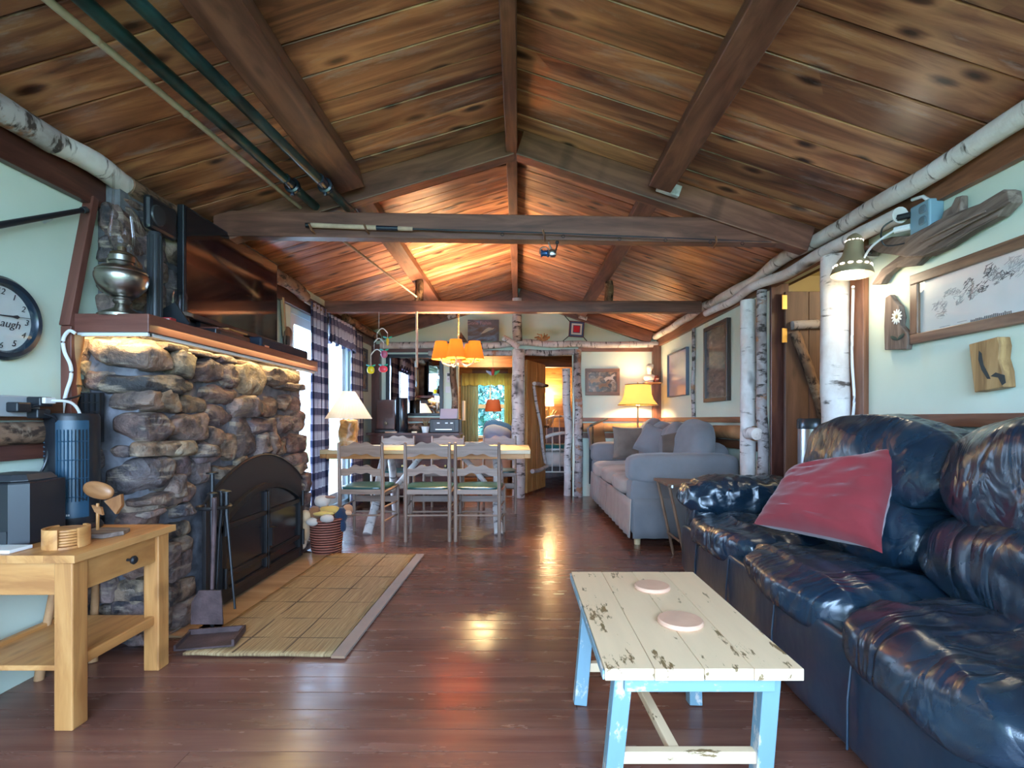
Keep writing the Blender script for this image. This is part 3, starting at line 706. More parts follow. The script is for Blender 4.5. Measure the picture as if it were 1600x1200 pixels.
# corner and side stones (pixel box on the side face, then how far they run along the front)
def sX(px): return (px - 810) * SY / FPX
def sZ(py): return CAMH - (py - 655) * SY / FPX
for a, b, c, d, ye, dk in [(133,522,224,576,2.68,0),(122,580,224,616,2.86,1),(170,608,224,643,2.60,0),(170,646,224,690,2.68,0),(172,698,198,716,2.50,0),(206,690,224,716,2.78,0),(155,714,224,776,2.72,0),
                           (186,776,224,800,2.76,0),(200,800,224,812,2.62,0),(150,822,224,845,2.6,0),(135,900,180,940,2.5,0),(150,945,200,990,2.5,0),(183,850,224,905,2.5,0),(112,690,150,718,2.5,0),(112,530,132,575,2.5,0),(95,740,150,800,2.5,0),(95,805,145,860,2.5,1),(140,858,180,895,2.5,0)]:
    sd += 1; stone(max(sX(a), WL + .005), SY - random.uniform(.0, .03), max(sZ(d), .002), sX(c) + (.0 if c < 224 else .025), ye, min(sZ(b), 1.515), sd + 100, bool(dk), 4.2, .022)
# low stones hidden behind screen and table: keep the course closed
for y0, y1, z0, z1 in ((4.2, 4.4, 0, .22), (4.22, 4.42, .23, .42)):
    sd += 1; stone(FX - .16, y0, z0 + .002, FX + .02, y1, z1, sd + 200)
# chimney stones above the mantel
for a, b, c, d in ((160,440,200,492),(205,330,235,400),(228,330,262,362),(228,365,268,402),(205,400,232,440),(236,405,270,440),(208,442,240,488),(240,440,270,490),(160,310,200,370),(168,372,200,436),(205,300,250,330),(268,350,300,420),(268,425,300,490),(300,350,350,430),(300,432,350,495)):
    sd += 1; Yc = 1570 / (810 - (a + c) / 2)
    y0, y1 = max(1570 / (810 - a), 2.555), max(1570 / (810 - c), 2.62); z1, z0 = CAMH - (b - 655) * Yc / FPX, CAMH - (d - 655) * Yc / FPX
    stone(-2.08, y0 - .004, max(z0, 1.61), -1.968 + random.uniform(-.012, .012), y1 + .004, min(z1, 2.25), sd + 300)
for a, z0, z1 in ((-2.10, 1.61, 1.74), (-2.04, 1.66, 1.80), (-2.10, 1.75, 1.90), (-2.05, 1.81, 1.96), (-2.10, 1.91, 2.05), (-2.05, 1.97, 2.12), (-2.09, 2.06, 2.2)):
    sd += 1; stone(a, 2.535, z0, min(a + .085, -1.975), 2.62, z1, sd + 400)
for a, b, c, d in ((100,528,134,560),(104,562,136,590),(128,576,172,606),(100,592,126,612),(100,700,130,735),(130,700,158,735),(100,735,128,775),(104,862,142,905),(104,905,136,950),(110,950,150,1000),(178,905,224,948),(196,948,230,992),(150,990,196,1012),(196,990,236,1010),(180,800,224,832)):
    sd += 1; stone(max(sX(a), WL + .005), SY - random.uniform(.0, .03), max(sZ(d), .002), min(sX(c), FX + .01), 2.6, min(sZ(b), 1.51), sd + 500)
# iron vent grille in the side face
vg = MB().box((sX(120), SY - .035, sZ(690)), (sX(168), SY - .02, sZ(614))).build('vent_grille', M_['black_plastic'], fp, smooth=False)
for i in range(6):
    x = sX(122 + i * 8.8); MB().box((x, SY - .045, sZ(690)), (x + .006, SY - .034, sZ(614))).build('grille_bar', M_['black_iron'], vg, smooth=False)
for i in range(6):
    z = sZ(688 - i * 14.4); MB().box((sX(120), SY - .044, z), (sX(168), SY - .034, z + .006)).build('grille_bar', M_['black_iron'], vg, smooth=False)

# mantel shelf with the light strip under its lip
mt = thing('mantel_shelf', 'reddish brown wooden mantel shelf over the stone fireplace', 'mantel', (-1.92, 3.36, 1.54))
MB().box((WL + .005, 2.40, 1.555), (-1.74, 4.36, 1.605)).build('shelf_board', M_['mantel'], mt, smooth=False, bevel=.003)
plank('front_board', (-1.728, 2.38, 1.568), (-1.728, 4.38, 1.568), .025, .085, M_['mantel'], mt)
plank('side_board', (WL + .01, 2.388, 1.568), (-1.716, 2.388, 1.568), .025, .085, M_['mantel'], mt)
plank('bottom_lip', (-1.745, 2.40, 1.517), (-1.745, 4.36, 1.517), .03, .018, M_['white_plastic'], mt)
plank('bottom_lip', (WL + .02, 2.405, 1.517), (-1.73, 2.405, 1.517), .03, .018, M_['white_plastic'], mt)
st = thing('light_strip', 'warm yellow light strip glowing under the mantel shelf', 'lamp', (-1.77, 3.36, 1.52))
MB().box((-1.785, 2.44, 1.548), (-1.77, 4.34, 1.553)).build('strip', M_['led'], st, smooth=False)
MB().box((WL + .06, 2.425, 1.548), (-1.79, 2.436, 1.553)).build('strip', M_['led'], st, smooth=False)
lamp('mantel_strip_light', (-1.765, 3.39, 1.545), 10, (1, .74, .32), typ='AREA', shape='RECTANGLE', size=.02, size_y=1.9, rot=(0, R(-20), 0))
lamp('mantel_strip_side_light', (-1.93, 2.425, 1.545), 1.7, (1, .74, .32), typ='AREA', shape='RECTANGLE', size=.3, size_y=.02, rot=(R(25), 0, 0))

# fire screen standing before the hearth
SX = -1.765
fs = thing('fire_screen', 'black steel fireplace front with arched top and two barred doors', 'fireplace screen', (SX, 3.53, 0))
ya, yb, zs, zt = 2.89, 4.17, .64, .875
top = [(ya + (yb - ya) * i / 24, zs + (zt - zs) * math.sin(math.pi * i / 24) ** .8) for i in range(25)]
MB().prism([(ya, .01)] + top + [(yb, .01)], lambda a, b: (SX - .02, a, b), lambda a, b: (SX, a, b)).build('panel', M_['black_panel'], fs, smooth=False, bevel=.002)
ex = [p for p in top]
MB().tube([(SX, a, b) for a, b in ex], .008, 6).build('rim', M_['black_iron'], fs)
da, db, dz0, dz1, dzt = 3.0, 4.12, .08, .49, .68
ar = lambda t: dz1 + (dzt - dz1) * math.sin(math.pi * t) ** .75
fr = MB().box((SX, da, .03), (SX + .03, da + .045, dz1)).box((SX, db - .045, .03), (SX + .03, db, dz1)).box((SX, da, .03), (SX + .025, db, .075))
def strip(mb, f, w, n=22, d=.03):
    for i in range(n):
        t0, t1 = i / n, (i + 1) / n
        y0, y1 = da + (db - da) * t0, da + (db - da) * t1
        mb.add([(SX, y0, f(t0) - w), (SX + d, y0, f(t0) - w), (SX + d, y0, f(t0)), (SX, y0, f(t0)), (SX, y1, f(t1) - w), (SX + d, y1, f(t1) - w), (SX + d, y1, f(t1)), (SX, y1, f(t1))], [(0,3,2,1),(4,5,6,7),(0,1,5,4),(1,2,6,5),(2,3,7,6),(3,0,4,7)])
strip(fr, ar, .04); fr.build('door_frame', M_['black_iron'], fs, smooth=False)
ym = 3.56
for a, b, hs in ((da + .05, ym - .004, 1), (ym + .004, db - .05, -1)):
    n = 10; pl = [(a, .085)] + [(a + (b - a) * i / n, max(dz1 - .02, ar((a + (b - a) * i / n - da) / (db - da)) - .045)) for i in range(n + 1)] + [(b, .085)]
    dr = MB().prism(pl, lambda y, z: (SX + .004, y, z), lambda y, z: (SX + .010, y, z)).build('door', M_['black_glass'], fs, smooth=False)
    for z in (.09, .185, .475): plank('door_rail', (SX + .018, a, z), (SX + .018, b, z), .022, .028, M_['black_iron'], dr)
    e = b - .012 if hs > 0 else a + .012
    plank('door_stile', (SX + .018, e, .085), (SX + .018, e, dzt - .06), .022, .024, M_['black_iron'], dr, (0, 1, 0))
    h = db - .02 if hs < 0 else da + .02
    for z in (.12, .43): MB().lathe([(.012, 0), (.012, .12)], (SX + .04, h, z), 10).build('hinge', M_['black_iron'], dr)
hd = MB().box((SX + .03, ym + .005, .24), (SX + .05, ym + .03, .36)).box((SX + .03, ym - .01, .36), (SX + .065, ym + .05, .368)).build('handle', M_['black_iron'], fs, smooth=False)

# fire tools
ft = thing('fireplace_tools', 'black wrought iron fireplace tool stand with hanging shovel and pokers', 'fire tools', (-1.60, 2.67, 0))
tx, ty = -1.60, 2.67
MB().box((tx - .10, ty - .10, 0), (tx + .12, ty + .10, .012)).build('base', M_['black_iron'], ft, smooth=False, bevel=.004)
MB().tube([(tx - .02, ty + .04, .012), (tx - .02, ty + .04, .83)], .011, 8).lathe([(.001, 0), (.03, .001), (.03, .008), (.012, .012)], (tx - .02, ty + .04, .83), 12).build('pole', M_['black_iron'], ft)
MB().tube([(tx + .075 * math.cos(t), ty + .02 + .075 * math.sin(t), .66) for t in [R(-200 + 290 * i / 16) for i in range(17)]], .010, 6).build('ring', M_['black_iron'], ft)
for (x, y, lean, nm) in ((tx + .015, ty - .02, .015, 'poker'), (tx + .05, ty + .05, .055, 'tongs'), (tx + .0, ty + .09, -.02, 'brush')):
    MB().tube([(x, y, .73), (x, y, .62), (x + lean * .3, y - .01, .5), (x + lean, y - .02, .12)], [.012, .012, .007, .006], 8).lathe([(.001, 0), (.024, .001), (.024, .007), (.012, .012)], (x, y, .73), 12).build(nm, M_['black_iron'], ft)
sv = MB().tube([(tx + .05, ty - .06, .72), (tx + .05, ty - .06, .62), (tx + .05, ty - .08, .26)], [.012, .012, .008], 8).build('shovel', M_['rusty'], ft)
MB().prism([(-.055, 0), (.055, 0), (.075, -.05), (.08, -.16), (-.08, -.16), (-.075, -.05)], lambda a, b: (tx + .05 + a, ty - .08 - (.02 if abs(a) < .06 else .045), .26 + b), lambda a, b: (tx + .05 + a, ty - .072 - (.02 if abs(a) < .06 else .045), .26 + b)).build('shovel_blade', M_['rusty'], sv, smooth=False)
dp = thing('ash_pan', 'rusty flat ash pan lying at the foot of the fire tools', 'dustpan', (-1.50, 2.52, 0))
Mp = Matrix.Translation((-1.50, 2.535, .012)) @ Matrix.Rotation(R(12), 4, 'Z')
MB().box((-.15, -.09, .012), (.11, .09, .020), Mp).build('tray', M_['rusty'], dp, smooth=False)
MB().box((-.15, .08, .012), (.11, .092, .045), Mp).box((.10, -.09, .012), (.112, .092, .045), Mp).box((-.15, -.09, .012), (-.14, .09, .04), Mp).build('rim', M_['rusty'], dp, smooth=False)

# hearth slab and rug
hs_ = tag(MB().box((FX + .0, 2.62, .0), (-1.56, 4.25, .012)).build('hearth_slab', wood('hearth_board', (.22, .12, .06), (.30, .18, .09), (.38, .25, .14), (9, 1.2, 9)), smooth=False, bevel=.003), 'flat tan hearth strip between fire screen and rug', 'hearth')
rug = thing('rug', 'tan woven bamboo rug with brown edge tape before the fireplace', 'rug', (-1.18, 3.3, 0))
t = NT('woven_bamboo'); v = t.coords((1, 1, 1), False)
sx = t.n('ShaderNodeSeparateXYZ', {0: v}); nn = t.noise(t.coords((130, 4, 1), False), 1, 4, .65); n3 = t.noise(t.coords((30, 300, 1), False), 1, 2)
c = t.ramp(nn, [(.3, (.15, .09, .04)), (.5, (.33, .21, .095)), (.72, (.50, .36, .19))]); c = t.mix(t.math('MULTIPLY', n3, .35), c, (.20, .12, .05))
t.set(color=c, rough=.75); t.bump(nn, .8, .008); M_['bamboo_rug'] = t.m
Mr = Matrix.Translation((-1.18, 3.3, 0)) @ Matrix.Rotation(R(-1.2), 4, 'Z')
mb = MB()
def ru(u, v): return Mr @ Vector((-.38 + .70 * u, -.90 + 1.80 * v, .014 + .004 * noise.noise(Vector((u * 5, v * 9, 0)))))
mb.grid(ru, 16, 40); mb.build('weave', M_['bamboo_rug'], rug, M=Mr, thick=.012)
MB().box((.325, -.905, .004), (.39, .905, .016), Mr).build('edge_tape', fabric('edge_tape', (.24, .14, .085)), rug, smooth=False)
seam = plain('rug_seam', (.10, .06, .03), .9)
for x in (-.15, .09): MB().box((x - .003, -.89, .018), (x + .003, .89, .0215), Mr).build('seam', seam, rug, smooth=False)
for i in range(7): MB().box((-.37, -.72 + i * .25 - .002, .018), (.315, -.72 + i * .25 + .002, .021), Mr).build('seam', seam, rug, smooth=False)

# basket of soft toys
t = NT('red_wicker'); v = t.coords((1, 1, 1), False)
w1_ = t.n('ShaderNodeTexWave', {'Vector': t.coords((3, 3, 15), False), 'Scale': 1.0, 'Distortion': 2, 'Detail': 1}, bands_direction='Z')
c = t.ramp(w1_.outputs['Fac'], [(.1, (.07, .018, .013)), (.5, (.30, .085, .06)), (1, (.46, .17, .12))]); t.set(color=c, rough=.55); t.bump(w1_.outputs['Fac'], .9, .02); M_['wicker'] = t.m
bx_, by_ = -1.61, 4.30
bk = thing('wicker_basket', 'dark red wicker basket full of soft toys beside the hearth', 'basket', (bx_, by_, 0))
mb = MB()
prof = [(.115, 0), (.122, .05), (.132, .15), (.142, .27), (.150, .285), (.142, .30), (.132, .285), (.125, .15), (.11, .03), (.001, .03)]
mb.lathe(prof, (bx_, by_, 0), 36); mb.build('basket_body', M_['wicker'], bk)
MB().tube([(bx_ + .146 * math.cos(R(i * 15)), by_ + .146 * math.sin(R(i * 15)), .29 + .004 * (i % 2)) for i in range(24)], .012, 8, closed=True).build('braided_rim', M_['wicker'], bk)
def toy(label, parts):
    T = thing('plush_toy', label, 'toy', parts[0][1], 0, 'soft toys in the wicker basket')
    for nm, c, h, col in parts: MB().blob(c, h, 2.2, 6, None, .006, 14, sum(c)).build(nm, fabric('plush_%.2f_%.2f_%.2f' % col, col, .95, 150, .2, .8) if 'plush_%.2f_%.2f_%.2f' % col not in bpy.data.materials else bpy.data.materials['plush_%.2f_%.2f_%.2f' % col], T)
tan, yel, wht, brn, blu = (.5, .33, .19), (.48, .30, .08), (.44, .38, .33), (.22, .10, .045), (.015, .03, .065)
toy('tan plush toy slumped over the hearth side of the basket', [('body', (-1.765, 4.22, .20), (.045, .06, .10), tan), ('head', (-1.75, 4.22, .32), (.05, .05, .05), (.5, .34, .2)), ('foot', (-1.77, 4.19, .10), (.035, .05, .045), (.52, .38, .26))])
toy('white plush goose with brown beak at the top of the basket', [('body', (-1.65, 4.31, .43), (.065, .05, .05), wht), ('beak', (-1.585, 4.30, .465), (.045, .02, .012), (.20, .10, .07))])
toy('brown plush bear with pale feet leaning on the basket rim', [('body', (-1.69, 4.25, .34), (.05, .05, .06), brn), ('foot', (-1.675, 4.16, .285), (.052, .03, .032), wht), ('foot', (-1.55, 4.15, .315), (.055, .03, .034), wht)])
toy('golden yellow plush dog draped across the basket', [('body', (-1.575, 4.27, .365), (.085, .04, .035), yel), ('leg', (-1.60, 4.20, .345), (.085, .025, .02), (.55, .36, .10))])
toy('navy plush toy hanging over the outer rim of the basket', [('body', (-1.49, 4.30, .31), (.05, .06, .075), blu), ('tail', (-1.465, 4.28, .23), (.025, .03, .05), blu)])
toy('reddish brown plush monkey face at the outer edge of basket', [('head', (-1.445, 4.34, .355), (.042, .045, .045), (.33, .16, .08)), ('muzzle', (-1.43, 4.30, .335), (.026, .02, .022), (.50, .30, .18))])

# ---------------------------------------------------------------- side table in the corner of the picture
tx0, tx1, ty0, ty1, tz = -2.09, -1.578, 1.82, 2.36, .635
sdt = thing('side_table', 'golden pine side table with drawer and lower shelf by the fireplace', 'table', ((tx0 + tx1) / 2, (ty0 + ty1) / 2, 0))
for i, (a, b) in enumerate(((0, .13), (.13, .27), (.27, .40), (.40, .512))): plank('top_board', (tx0 + (a + b) / 2, ty0, tz - .014), (tx0 + (a + b) / 2, ty1, tz - .014), b - a - .0006, .028, M_['pine'], sdt, bevel=.001)
for x in (tx0 + .05, tx1 - .055):
    for y in (ty0 + .05, ty1 - .05): plank('leg', (x, y, 0), (x, y, tz - .028), .068, .068, M_['pine'], sdt, (0, 1, 0), .005)
plank('apron', (tx0 + .085, ty0 + .045, tz - .09), (tx1 - .09, ty0 + .045, tz - .09), .022, .125, M_['pine'], sdt)
plank('apron', (tx0 + .085, ty1 - .045, tz - .09), (tx1 - .09, ty1 - .045, tz - .09), .022, .125, M_['pine'], sdt)
drw = plank('drawer', (tx1 - .045, ty0 + .088, tz - .09), (tx1 - .045, ty1 - .088, tz - .09), .022, .118, M_['pine'], sdt)
MB().lathe([(.006, 0), (.006, .018), (.016, .022), (.018, .03), (.013, .036), (.001, .038)], (tx1 - .034, ty0 + .29, tz - .095), 16, Matrix.Rotation(R(90), 4, 'Y')).build('knob', M_['black_iron'], drw)
plank('lower_shelf', ((tx0 + tx1) / 2 - .01, ty0 + .03, .22), ((tx0 + tx1) / 2 - .01, ty1 - .03, .22), tx1 - tx0 - .12, .02, M_['pine'], sdt)
plank('stretcher', (tx1 - .055, ty0 + .085, .225), (tx1 - .055, ty1 - .085, .225), .03, .042, M_['pine'], sdt, bevel=.006)
plank('stretcher', (tx0 + .05, ty0 + .085, .225), (tx0 + .05, ty1 - .085, .225), .03, .042, M_['pine'], sdt, bevel=.006)

# tower fan
fx_, fy_ = -1.975, 2.27
fan = thing('tower_fan', 'black tower fan with slotted front standing on the side table', 'fan', (fx_, fy_, tz))
MB().lathe([(.105, 0), (.108, .01), (.10, .025), (.094, .03)], (fx_, fy_, tz), 32).build('base', M_['black_plastic'], fan)
MB().lathe([(.092, .03), (.096, .06), (.096, .495), (.090, .51), (.001, .512)], (fx_, fy_, tz), 32).build('casing', M_['black_plastic'], fan)
blue_p = plain('blue_black_plastic', (.015, .05, .085), .35)
MB().grid(lambda u, v: (fx_ + .0985 * math.sin(R(6 + 68 * u)), fy_ - .0985 * math.cos(R(6 + 68 * u)), tz + .06 + .42 * v), 8, 2).build('front_panel', blue_p, fan)
for i in range(9):
    a = R(10 + 7.2 * i); x, y = fx_ + .100 * math.sin(a), fy_ - .100 * math.cos(a)
    MB().tube([(x, y, tz + .13), (x, y, tz + .44)], .0022 if i % 3 else .0035, 5).build('slat', M_['black_plastic'] if i > 4 else blue_p, fan)
for z in (.15, .23, .31, .39): MB().tube([(fx_ + .102 * math.sin(R(8 + 6.4 * i)), fy_ - .102 * math.cos(R(8 + 6.4 * i)), tz + z) for i in range(11)], .002, 5).build('grille_ring', blue_p, fan)
for i in range(18): MB().tube([(fx_ - .060, fy_ - .076, tz + .10 + i * .019), (fx_ - .052, fy_ - .082, tz + .10 + i * .019)], .003, 5).build('vent_slot', blue_p, fan)
Mx = Matrix.Translation((fx_ + .045, fy_ - .0955, tz + .075)) @ Matrix.Rotation(R(28), 4, 'Z') @ Matrix.Rotation(R(90), 4, 'X')
for i in range(6): MB().box((-.019 + i * .0065, -.004, 0), (-.0145 + i * .0065, .004, .001), Mx).build('badge_letter', M_['white_plastic'], fan, smooth=False)

# smart speaker / heater block
sx_, sy_ = -1.985, 2.03
sp = thing('box_speaker', 'black rounded speaker with slanted top at the picture edge', 'speaker', (sx_, sy_, tz))
MB().prism([(-.115, -.10), (.06, -.10), (.105, -.06), (.105, .10), (-.115, .10)], lambda a, b: (sx_ + a, sy_ + b, tz), lambda a, b: (sx_ + a, sy_ + b, tz + .245)).build('cabinet', M_['black_plastic'], sp, smooth=False, bevel=.008)
MB().prism([(-.10, -.085), (.055, -.085), (.09, -.05), (.09, .085), (-.10, .085)], lambda a, b: (sx_ + a, sy_ + b, tz + .245), lambda a, b: (sx_ + a * .8, sy_ + b * .8, tz + .272)).build('top_dish', M_['dark_plastic'], sp, smooth=False, bevel=.005)
MB().box((-.11, -.104, .01), (.058, -.1, .06), Matrix.Translation((sx_, sy_, tz))).build('band', M_['dark_plastic'], sp, smooth=False)
for z in (.10, .125): MB().box((sx_ - .02, sy_ - .1035, tz + z), (sx_ + .008, sy_ - .0995, tz + z + .002)).build('badge', M_['white_plastic'], sp, smooth=False)
# coaster set
cx_, cy_ = -1.725, 1.955
cs = thing('coaster_holder', 'round wooden coaster holder on the side table', 'coasters', (cx_, cy_, tz))
for a0, a1 in ((R(150), R(290)), (R(-20), R(80))):
    pl = arc(0, 0, .072, a0, a1, 14) + arc(0, 0, .060, a1, a0, 14)
    MB().prism(pl, lambda a, b: (cx_ + a, cy_ + b, tz), lambda a, b: (cx_ + a, cy_ + b, tz + .075)).build('holder_wall', M_['pine'], cs, smooth=False, bevel=.002)
MB().lathe([(.068, 0), (.068, .008)], (cx_, cy_, tz), 28).build('holder_base', M_['pine'], cs)
for i in range(6): MB().lathe([(.055, 0), (.057, .002), (.057, .007), (.055, .009)], (cx_ + random.uniform(-.002, .002), cy_, tz + .009 + i * .0105), 28).build('coaster', M_['pine'], cs)
# carved fish
gx, gy = -1.775, 2.16
fi = thing('fish_carving', 'carved wooden fish on a peg over a dark base', 'ornament', (gx, gy, tz))
MB().prism([(-.055, -.075), (.09, -.085), (.125, -.02), (.10, .05), (-.05, .055)], lambda a, b: (gx + a, gy + b, tz), lambda a, b: (gx + a, gy + b, tz + .018)).build('base', M_['drift'], fi, smooth=False, bevel=.003)
MB().tube([(gx - .0, gy, tz + .018), (gx - .0, gy, tz + .13)], .006, 8).build('peg', M_['pine'], fi)
wf = wood('carved_wood', (.20, .075, .025), (.30, .125, .045), (.38, .17, .07), (4, 20, 20), .4)
Mf = Matrix.Translation((gx - .005, gy, tz + .15)) @ Matrix.Rotation(R(14), 4, 'Y')
MB().blob((0, 0, 0), (.065, .02, .036), 2.2, 8, None).build('body', wf, fi, M=None).matrix_basis = MW[fi].inverted() @ Mf
MB().prism([(.04, .0), (.10, .045), (.115, .0), (.10, -.042)], lambda a, b: Mf @ Vector((a, -.008, b)), lambda a, b: Mf @ Vector((a, .008, b))).build('tail', wf, fi, smooth=False)
MB().prism([(-.01, -.03), (.03, -.03), (.045, -.06), (.01, -.055)], lambda a, b: Mf @ Vector((a, -.006, b)), lambda a, b: Mf @ Vector((a, .006, b))).build('fin', wf, fi, smooth=False)
MB().tube([Mf @ Vector((-.063, -.012, -.004)), Mf @ Vector((-.045, -.021, -.009)), Mf @ Vector((-.025, -.022, -.006))], .0022, 5).build('mouth', M_['black_plastic'], fi)
tag(MB().box((-1.96, 1.84, tz + .0005), (-1.83, 1.93, tz + .013)).build('paperback', M_['paper'], smooth=False, bevel=.002), 'thin book lying at the corner of the side table', 'book')

# ---------------------------------------------------------------- left wall things
ck = thing('wall_clock', 'round clock with black rim and script numerals on the plaster', 'clock', (WL, 2.076, 1.53))
cY, cZ, cR = 2.076, 1.53, .170
Mc = Matrix.Translation((WL, cY, cZ)) @ Matrix.Rotation(R(90), 4, 'Y') @ Matrix.Rotation(R(90), 4, 'Z')   # local z = +X room, local x = +Y
MB().lathe([(cR, 0), (cR, .02), (cR - .012, .034), (cR - .03, .034), (cR - .038, .02), (cR - .038, .0)], Mc.translation, 56, Mc.to_3x3().to_4x4(), False).build('rim', plain('clock_rim', (.010, .022, .036), .25), ck)
MB().lathe([(cR - .036, .008), (.0005, .0085)], Mc.translation, 48, Mc.to_3x3().to_4x4(), False).build('dial', plain('clock_dial', (.58, .60, .58), .45, 0, .06), ck)
ink = plain('black_ink', (.015, .015, .02), .6)
for i in range(1, 13):
    a = R(90 - 30 * i); text('numeral', str(i), Mc @ Matrix.Translation((.110 * math.cos(a), .110 * math.sin(a), .0095)), .036, ink, ck, shear=.3)
text('dial_word', 'Laugh', Mc @ Matrix.Translation((.028, -.018, .0095)), .046, ink, ck, shear=.35)
MB().prism([(-.02, -.002), (.05, -.0035), (.07, -.008), (.082, 0), (.07, .008), (.05, .0035), (-.02, .002)], lambda a, b: Mc @ Vector((a * .95, b + .012 + a * .07, .013)), lambda a, b: Mc @ Vector((a * .95, b + .012 + a * .07, .015))).build('hour_hand', ink, ck, smooth=False)
MB().beam(Mc @ Vector((.0, .012, .014)), Mc @ Vector((.128, .022, .014)), .003, .0015).build('minute_hand', ink, ck, smooth=False)
MB().lathe([(cR - .038, .026), (.0005, .028)], Mc.translation, 40, Mc.to_3x3().to_4x4(), False).build('glass_cover', M_['picture_glass'], ck)
# black slanted rod
a_, b_ = Vector((WL + .04, 1.55, 1.76)), Vector((WL + .04, 2.43, 2.10))
rd = thing('wall_rod', 'long black rod mounted slantwise on the wall above the clock', 'rod', (WL + .04, 2.0, 1.95))
a_ = Vector((WL + .04, 1.60, CAMH + (655 - 392) * 1.6 / FPX)); b_ = Vector((WL + .04, 2.44, CAMH + (655 - 328) * 2.44 / FPX))
MB().tube([a_, b_], [.017, .011], 10).build('shaft', M_['black_plastic'], rd)
MB().lathe([(.015, -.01), (.016, .01)], b_, 10, Matrix.Rotation(R(-60), 4, 'X')).build('end_cap', M_['dark_plastic'], rd)
MB().tube([a_.lerp(b_, .8) + Vector((0, 0, -.012)), a_.lerp(b_, .8) + Vector((-.038, 0, -.03))], .006, 6).build('bracket', M_['steel'], rd)
# power strip with plugs
ps = thing('power_strip', 'grey power strip with black plugs above the half log rail', 'power strip', (WL + .04, 2.0, 1.13))
MB().box((WL + .042, 1.72, 1.13), (WL + .085, 2.17, 1.215)).build('strip', M_['grey_plastic'], ps, smooth=False, bevel=.006)
for y, z, dx in ((2.135, 1.195, .06), (2.135, 1.145, .05), (2.05, 1.17, .05)): MB().box((WL + .085, y - .03, z - .022), (WL + .085 + dx, y + .03, z + .018)).build('plug', M_['black_plastic'], ps, smooth=False, bevel=.006)
MB().box((WL + .145, 2.11, 1.185), (WL + .16, 2.16, 1.21)).build('usb_plug', M_['white_plastic'], ps, smooth=False, bevel=.003)
MB().tube(spl([(WL + .155, 2.14, 1.198), (WL + .19, 2.20, 1.19), (WL + .19, 2.245, 1.13), (WL + .17, 2.255, 1.03), (WL + .12, 2.25, .93)]), .006, 8).build('white_cable', M_['white_plastic'], ps)
MB().tube(spl([(WL + .13, 2.13, 1.145), (WL + .15, 2.17, 1.12), (WL + .11, 2.19, 1.05), (WL + .10, 2.17, .92), (WL + .06, 2.14, .82), (WL + .045, 2.1, .6)]), .005, 8).build('black_cable', M_['black_plastic'], ps)
MB().tube(spl([(WL + .13, 2.08, 1.17), (WL + .14, 2.2, 1.20), (WL + .11, 2.31, 1.22), (WL + .09, 2.36, 1.23)]), .005, 8).build('black_cable', M_['black_plastic'], ps)
MB().tube(spl([(WL + .12, 2.25, .99), (WL + .13, 2.26, .9), (WL + .12, 2.28, .8), (WL + .11, 2.3, .72)]), .005, 8).build('black_cable', M_['black_plastic'], ps)
cb_ = MB().tube(spl([PX(118, 521, 2.345), PX(108, 517, 2.335), PX(99, 530, 2.335), PX(101, 550, 2.335), PX(110, 570, 2.335), PX(111, 590, 2.335), PX(104, 612, 2.335), PX(98, 640, 2.335), PX(97, 660, 2.335)]), .0075, 8).build('white_cable', M_['white_plastic'])
tag(cb_, 'thick white cable curling down from the mantel corner', 'cable')
o = log('pole_section', PX(121, 524, 2.40), PX(117, 602, 2.40), .027, .026, M_['stick']); 
tag(o, 'peeled orange-brown pole upright under the mantel corner', 'pole')
o = log('pole_section', PX(116, 604, 2.40), PX(101, 690, 2.38), .027, .03, M_['stick']); tag(o, 'peeled pole leaning behind the tower fan', 'pole')
for i, (x, y, dx) in enumerate(((-2.06, 2.2, .05), (-2.0, 2.28, .03), (-1.96, 2.36, -.04))):
    o = log('kindling_branch', (x, y, 0.0), (x + dx, y + .05, .56), .018, .013, M_['birch'] if i == 1 else M_['stick'], seed=60 + i, bend=.02)
    tag(o, ['grey branch leaning on the wall under the side table', 'white birch branch leaning under the side table', 'thin brown branch under the side table near the stones'][i], 'branch')
# ---------------------------------------------------------------- on the mantel
MZ = 1.605
lx, ly = -1.905, 2.46
ol = thing('oil_lamp', 'pewter oil lamp with tall glass chimney on the mantel', 'lamp', (lx, ly, MZ))
MB().lathe([(.095, 0), (.097, .012), (.085, .022), (.055, .035), (.032, .05), (.026, .065), (.036, .075), (.038, .082), (.032, .088), (.045, .095)], (lx, ly, MZ), 36).build('foot', M_['pewter'], ol)
MB().lathe([(.036, .095), (.066, .11), (.098, .15), (.108, .185), (.108, .205), (.102, .215), (.105, .22), (.092, .235), (.064, .247), (.05, .252), (.048, .265), (.054, .27), (.054, .295), (.043, .302)], (lx, ly, MZ), 36).build('font', M_['pewter'], ol)
MB().lathe([(.043, .302), (.048, .308), (.035, .316), (.02, .32), (.018, .34), (.001, .341)], (lx, ly, MZ), 24).build('burner', M_['bronze'], ol)
MB().lathe([(.040, .315), (.054, .37), (.052, .42), (.042, .50), (.038, .60), (.038, .69)], (lx, ly, MZ), 32, None, False).build('glass_chimney', M_['glass'], ol)
cn = thing('candle_tube', 'dark ribbed metal tube standing beside the oil lamp', 'canister', (-1.86, 2.62, MZ))
MB().lathe([(.03, 0), (.03, .46), (.027, .47), (.001, .472)], (-1.86, 2.62, MZ), 20).build('tube', M_['dark_plastic'], cn)
for i in range(10): a = R(36 * i); MB().tube([(-1.86 + .03 * math.cos(a), 2.62 + .03 * math.sin(a), MZ + .02), (-1.86 + .03 * math.cos(a), 2.62 + .03 * math.sin(a), MZ + .45)], .004, 5).build('rib', M_['dark_plastic'], cn)
tv = thing('television', 'large flat black television facing the room above the mantel', 'television', (-1.90, 3.46, 1.70))
